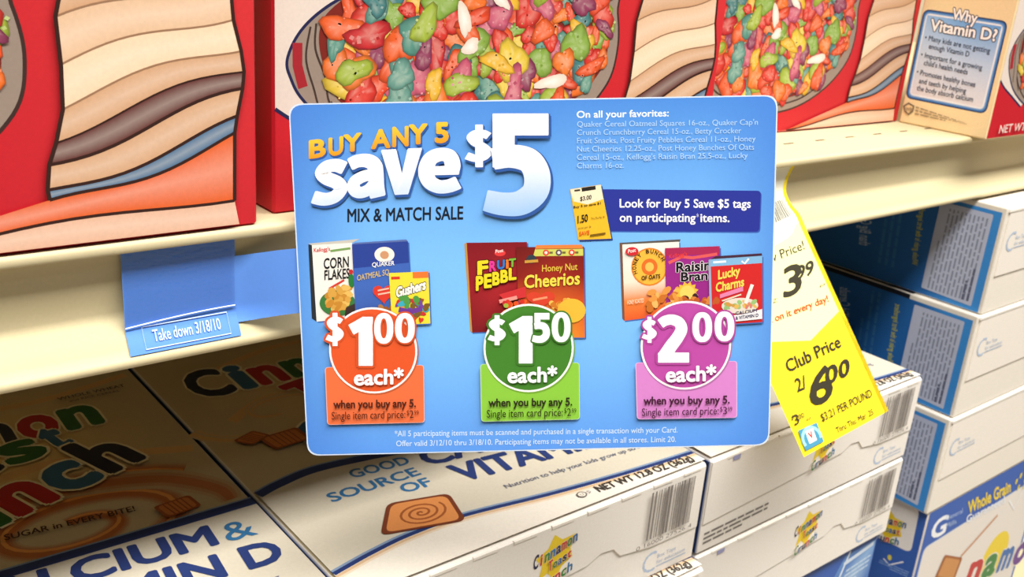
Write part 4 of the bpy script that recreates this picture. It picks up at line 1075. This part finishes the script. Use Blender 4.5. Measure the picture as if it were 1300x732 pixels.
for i in range(len(rows)-1):                          # yellow edge stripe down the right side
    a, b = rows[i], rows[i+1]
    n_ = (a[1]-a[0]).cross(b[1]-a[1]).normalized()
    if n_.dot(CAM-a[1]) < 0: n_ = -n_
    f = lambda lr, q: lr[0].lerp(lr[1], q)+n_*.00006
    mb.add([f(a, .955), f(a, 1), f(b, 1), f(b, .955)], [(0, 1, 2, 3)], YEL)
mb.build('edge_stripe', PAPER, tag)
mb = MB(); rr = random.Random(3); q0 = .52          # barcode printed across the curve of the tag
while q0 < .93:
    wq = rr.choice((.006, .009, .014)); 
    vs = []; R_ = list(range(15, 24))
    for i in R_:
        a, b = rows[i], rows[i+1]; n_ = (a[1]-a[0]).cross(b[1]-a[1]).normalized()
        if n_.dot(CAM-a[1]) < 0: n_ = -n_
        vs += [a[0].lerp(a[1], q0)+n_*.00006, a[0].lerp(a[1], q0+wq)+n_*.00006]
    mb.add(vs, [(2*i, 2*i+1, 2*i+3, 2*i+2) for i in range(len(R_)-1)], C(120, 114, 96)); q0 += wq+rr.choice((.008, .012))
mb.build('barcode', PAPER, tag)
k = Sheet(P2-t2*TW, t2, -dn, nt_, .00006)
kp = lambda x, y: k.px(x, y)
k.poly([(0, -TLEN), (TW, -TLEN), (TW, -.002), (0, -.002)], YEL)
tp0 = [kp(974, 434), kp(1029, 432), kp(1069, 393), kp(1015, 279), kp(975, 300)]
k.poly([tp0[0], tp0[1], (TW*.955, tp0[2][1]), (TW*.955, -.003), (0.0, -.012), (0.0, tp0[0][1])], PALE)
k.poly([(0.0, -.0015), (TW*.955, -.0015), (TW*.955, -.0035), (0.0, -.0125)], TWH)
DT = C(52, 46, 30)
g = lambda x, y: (960+x/3.18, 190+y/3.18)
k.tpx('Low Price!', (963, 340), g(197, 400), 11, DT, bold=.015, lean=-3)
k.glyph_box('3', 994, 340, 1018, 380, DT, bold=.022, sl=.38); k.glyph_box('9', 1011, 338, 1022, 357, DT, bold=.03, sl=.38); k.glyph_box('9', 1022, 333, 1033, 352, DT, bold=.03, sl=.38)
k.tpx('ea', g(255, 557), g(277, 545), 4, DT); k.tpx('2 OZ', (966, 391), (986, 383), 5, DT)
k.tpx('Count on it every day!', (952, 420), g(292, 612), 8.5, C(222, 78, 36), bold=.02, lean=-2)
k.build('regular_price_print', PAPER, tag)
k = k.fork()
g = lambda x, y: (970+x/3.483, 390+y/3.483)
k.tpx('Club Price', g(105, 288), g(342, 172), 14.5, DT, bold=.02, lean=-5)
k.tpx('2/', g(145, 375), g(190, 355), 16, DT, bold=.015, lean=-4)
k.glyph_box('6', 1027, 471, 1057, 519, DT, bold=.022, sl=.40); k.glyph_box('0', 1047, 466, 1063, 490, DT, bold=.03, sl=.42); k.glyph_box('0', 1064, 459, 1078, 482, DT, bold=.03, sl=.42)
k.tpx('$3.21 PER POUND', g(255, 505), g(478, 392), 9.5, DT, bold=.006, lean=-3)
k.tpx('Thru Thu. Mar. 25', g(320, 556), g(482, 472), 7, DT, bold=.004, lean=-2)
k.tpx('$', g(118, 500), g(128, 495), 6, DT); k.tpx('3', g(133, 522), g(155, 510), 12, DT, bold=.01, lean=-3); k.tpx('00', g(152, 496), g(176, 484), 6, DT, lean=-2); k.tpx('ea', g(183, 502), g(204, 492), 4, DT)
k.build('club_price_print', PAPER, tag)
k = k.fork()
q = [k.px(*g(*p)) for p in ((180, 634), (260, 592), (228, 510), (147, 545))]
k.poly(q, C(70, 140, 170)); c = sum((Vector(p) for p in q), Vector((0, 0)))/4
k.stroke([(c.x+.0052*math.cos(a), c.y+.0052*math.sin(a)-.001) for a in [math.radians(-20+i*20) for i in range(12)]], .0016, C(150, 200, 214))
k.poly([tuple(c+Vector(d)) for d in ((-.0025, -.0028), (.0022, -.0028), (.0028, .0030), (-.0020, .0034))], C(236, 232, 226)); k.text('V', (c.x-.0012, c.y-.0008), (c.x+.0014, c.y-.0008), .0028, C(214, 50, 40), bold=.05)
k.build('club_emblem', PAPER, tag)
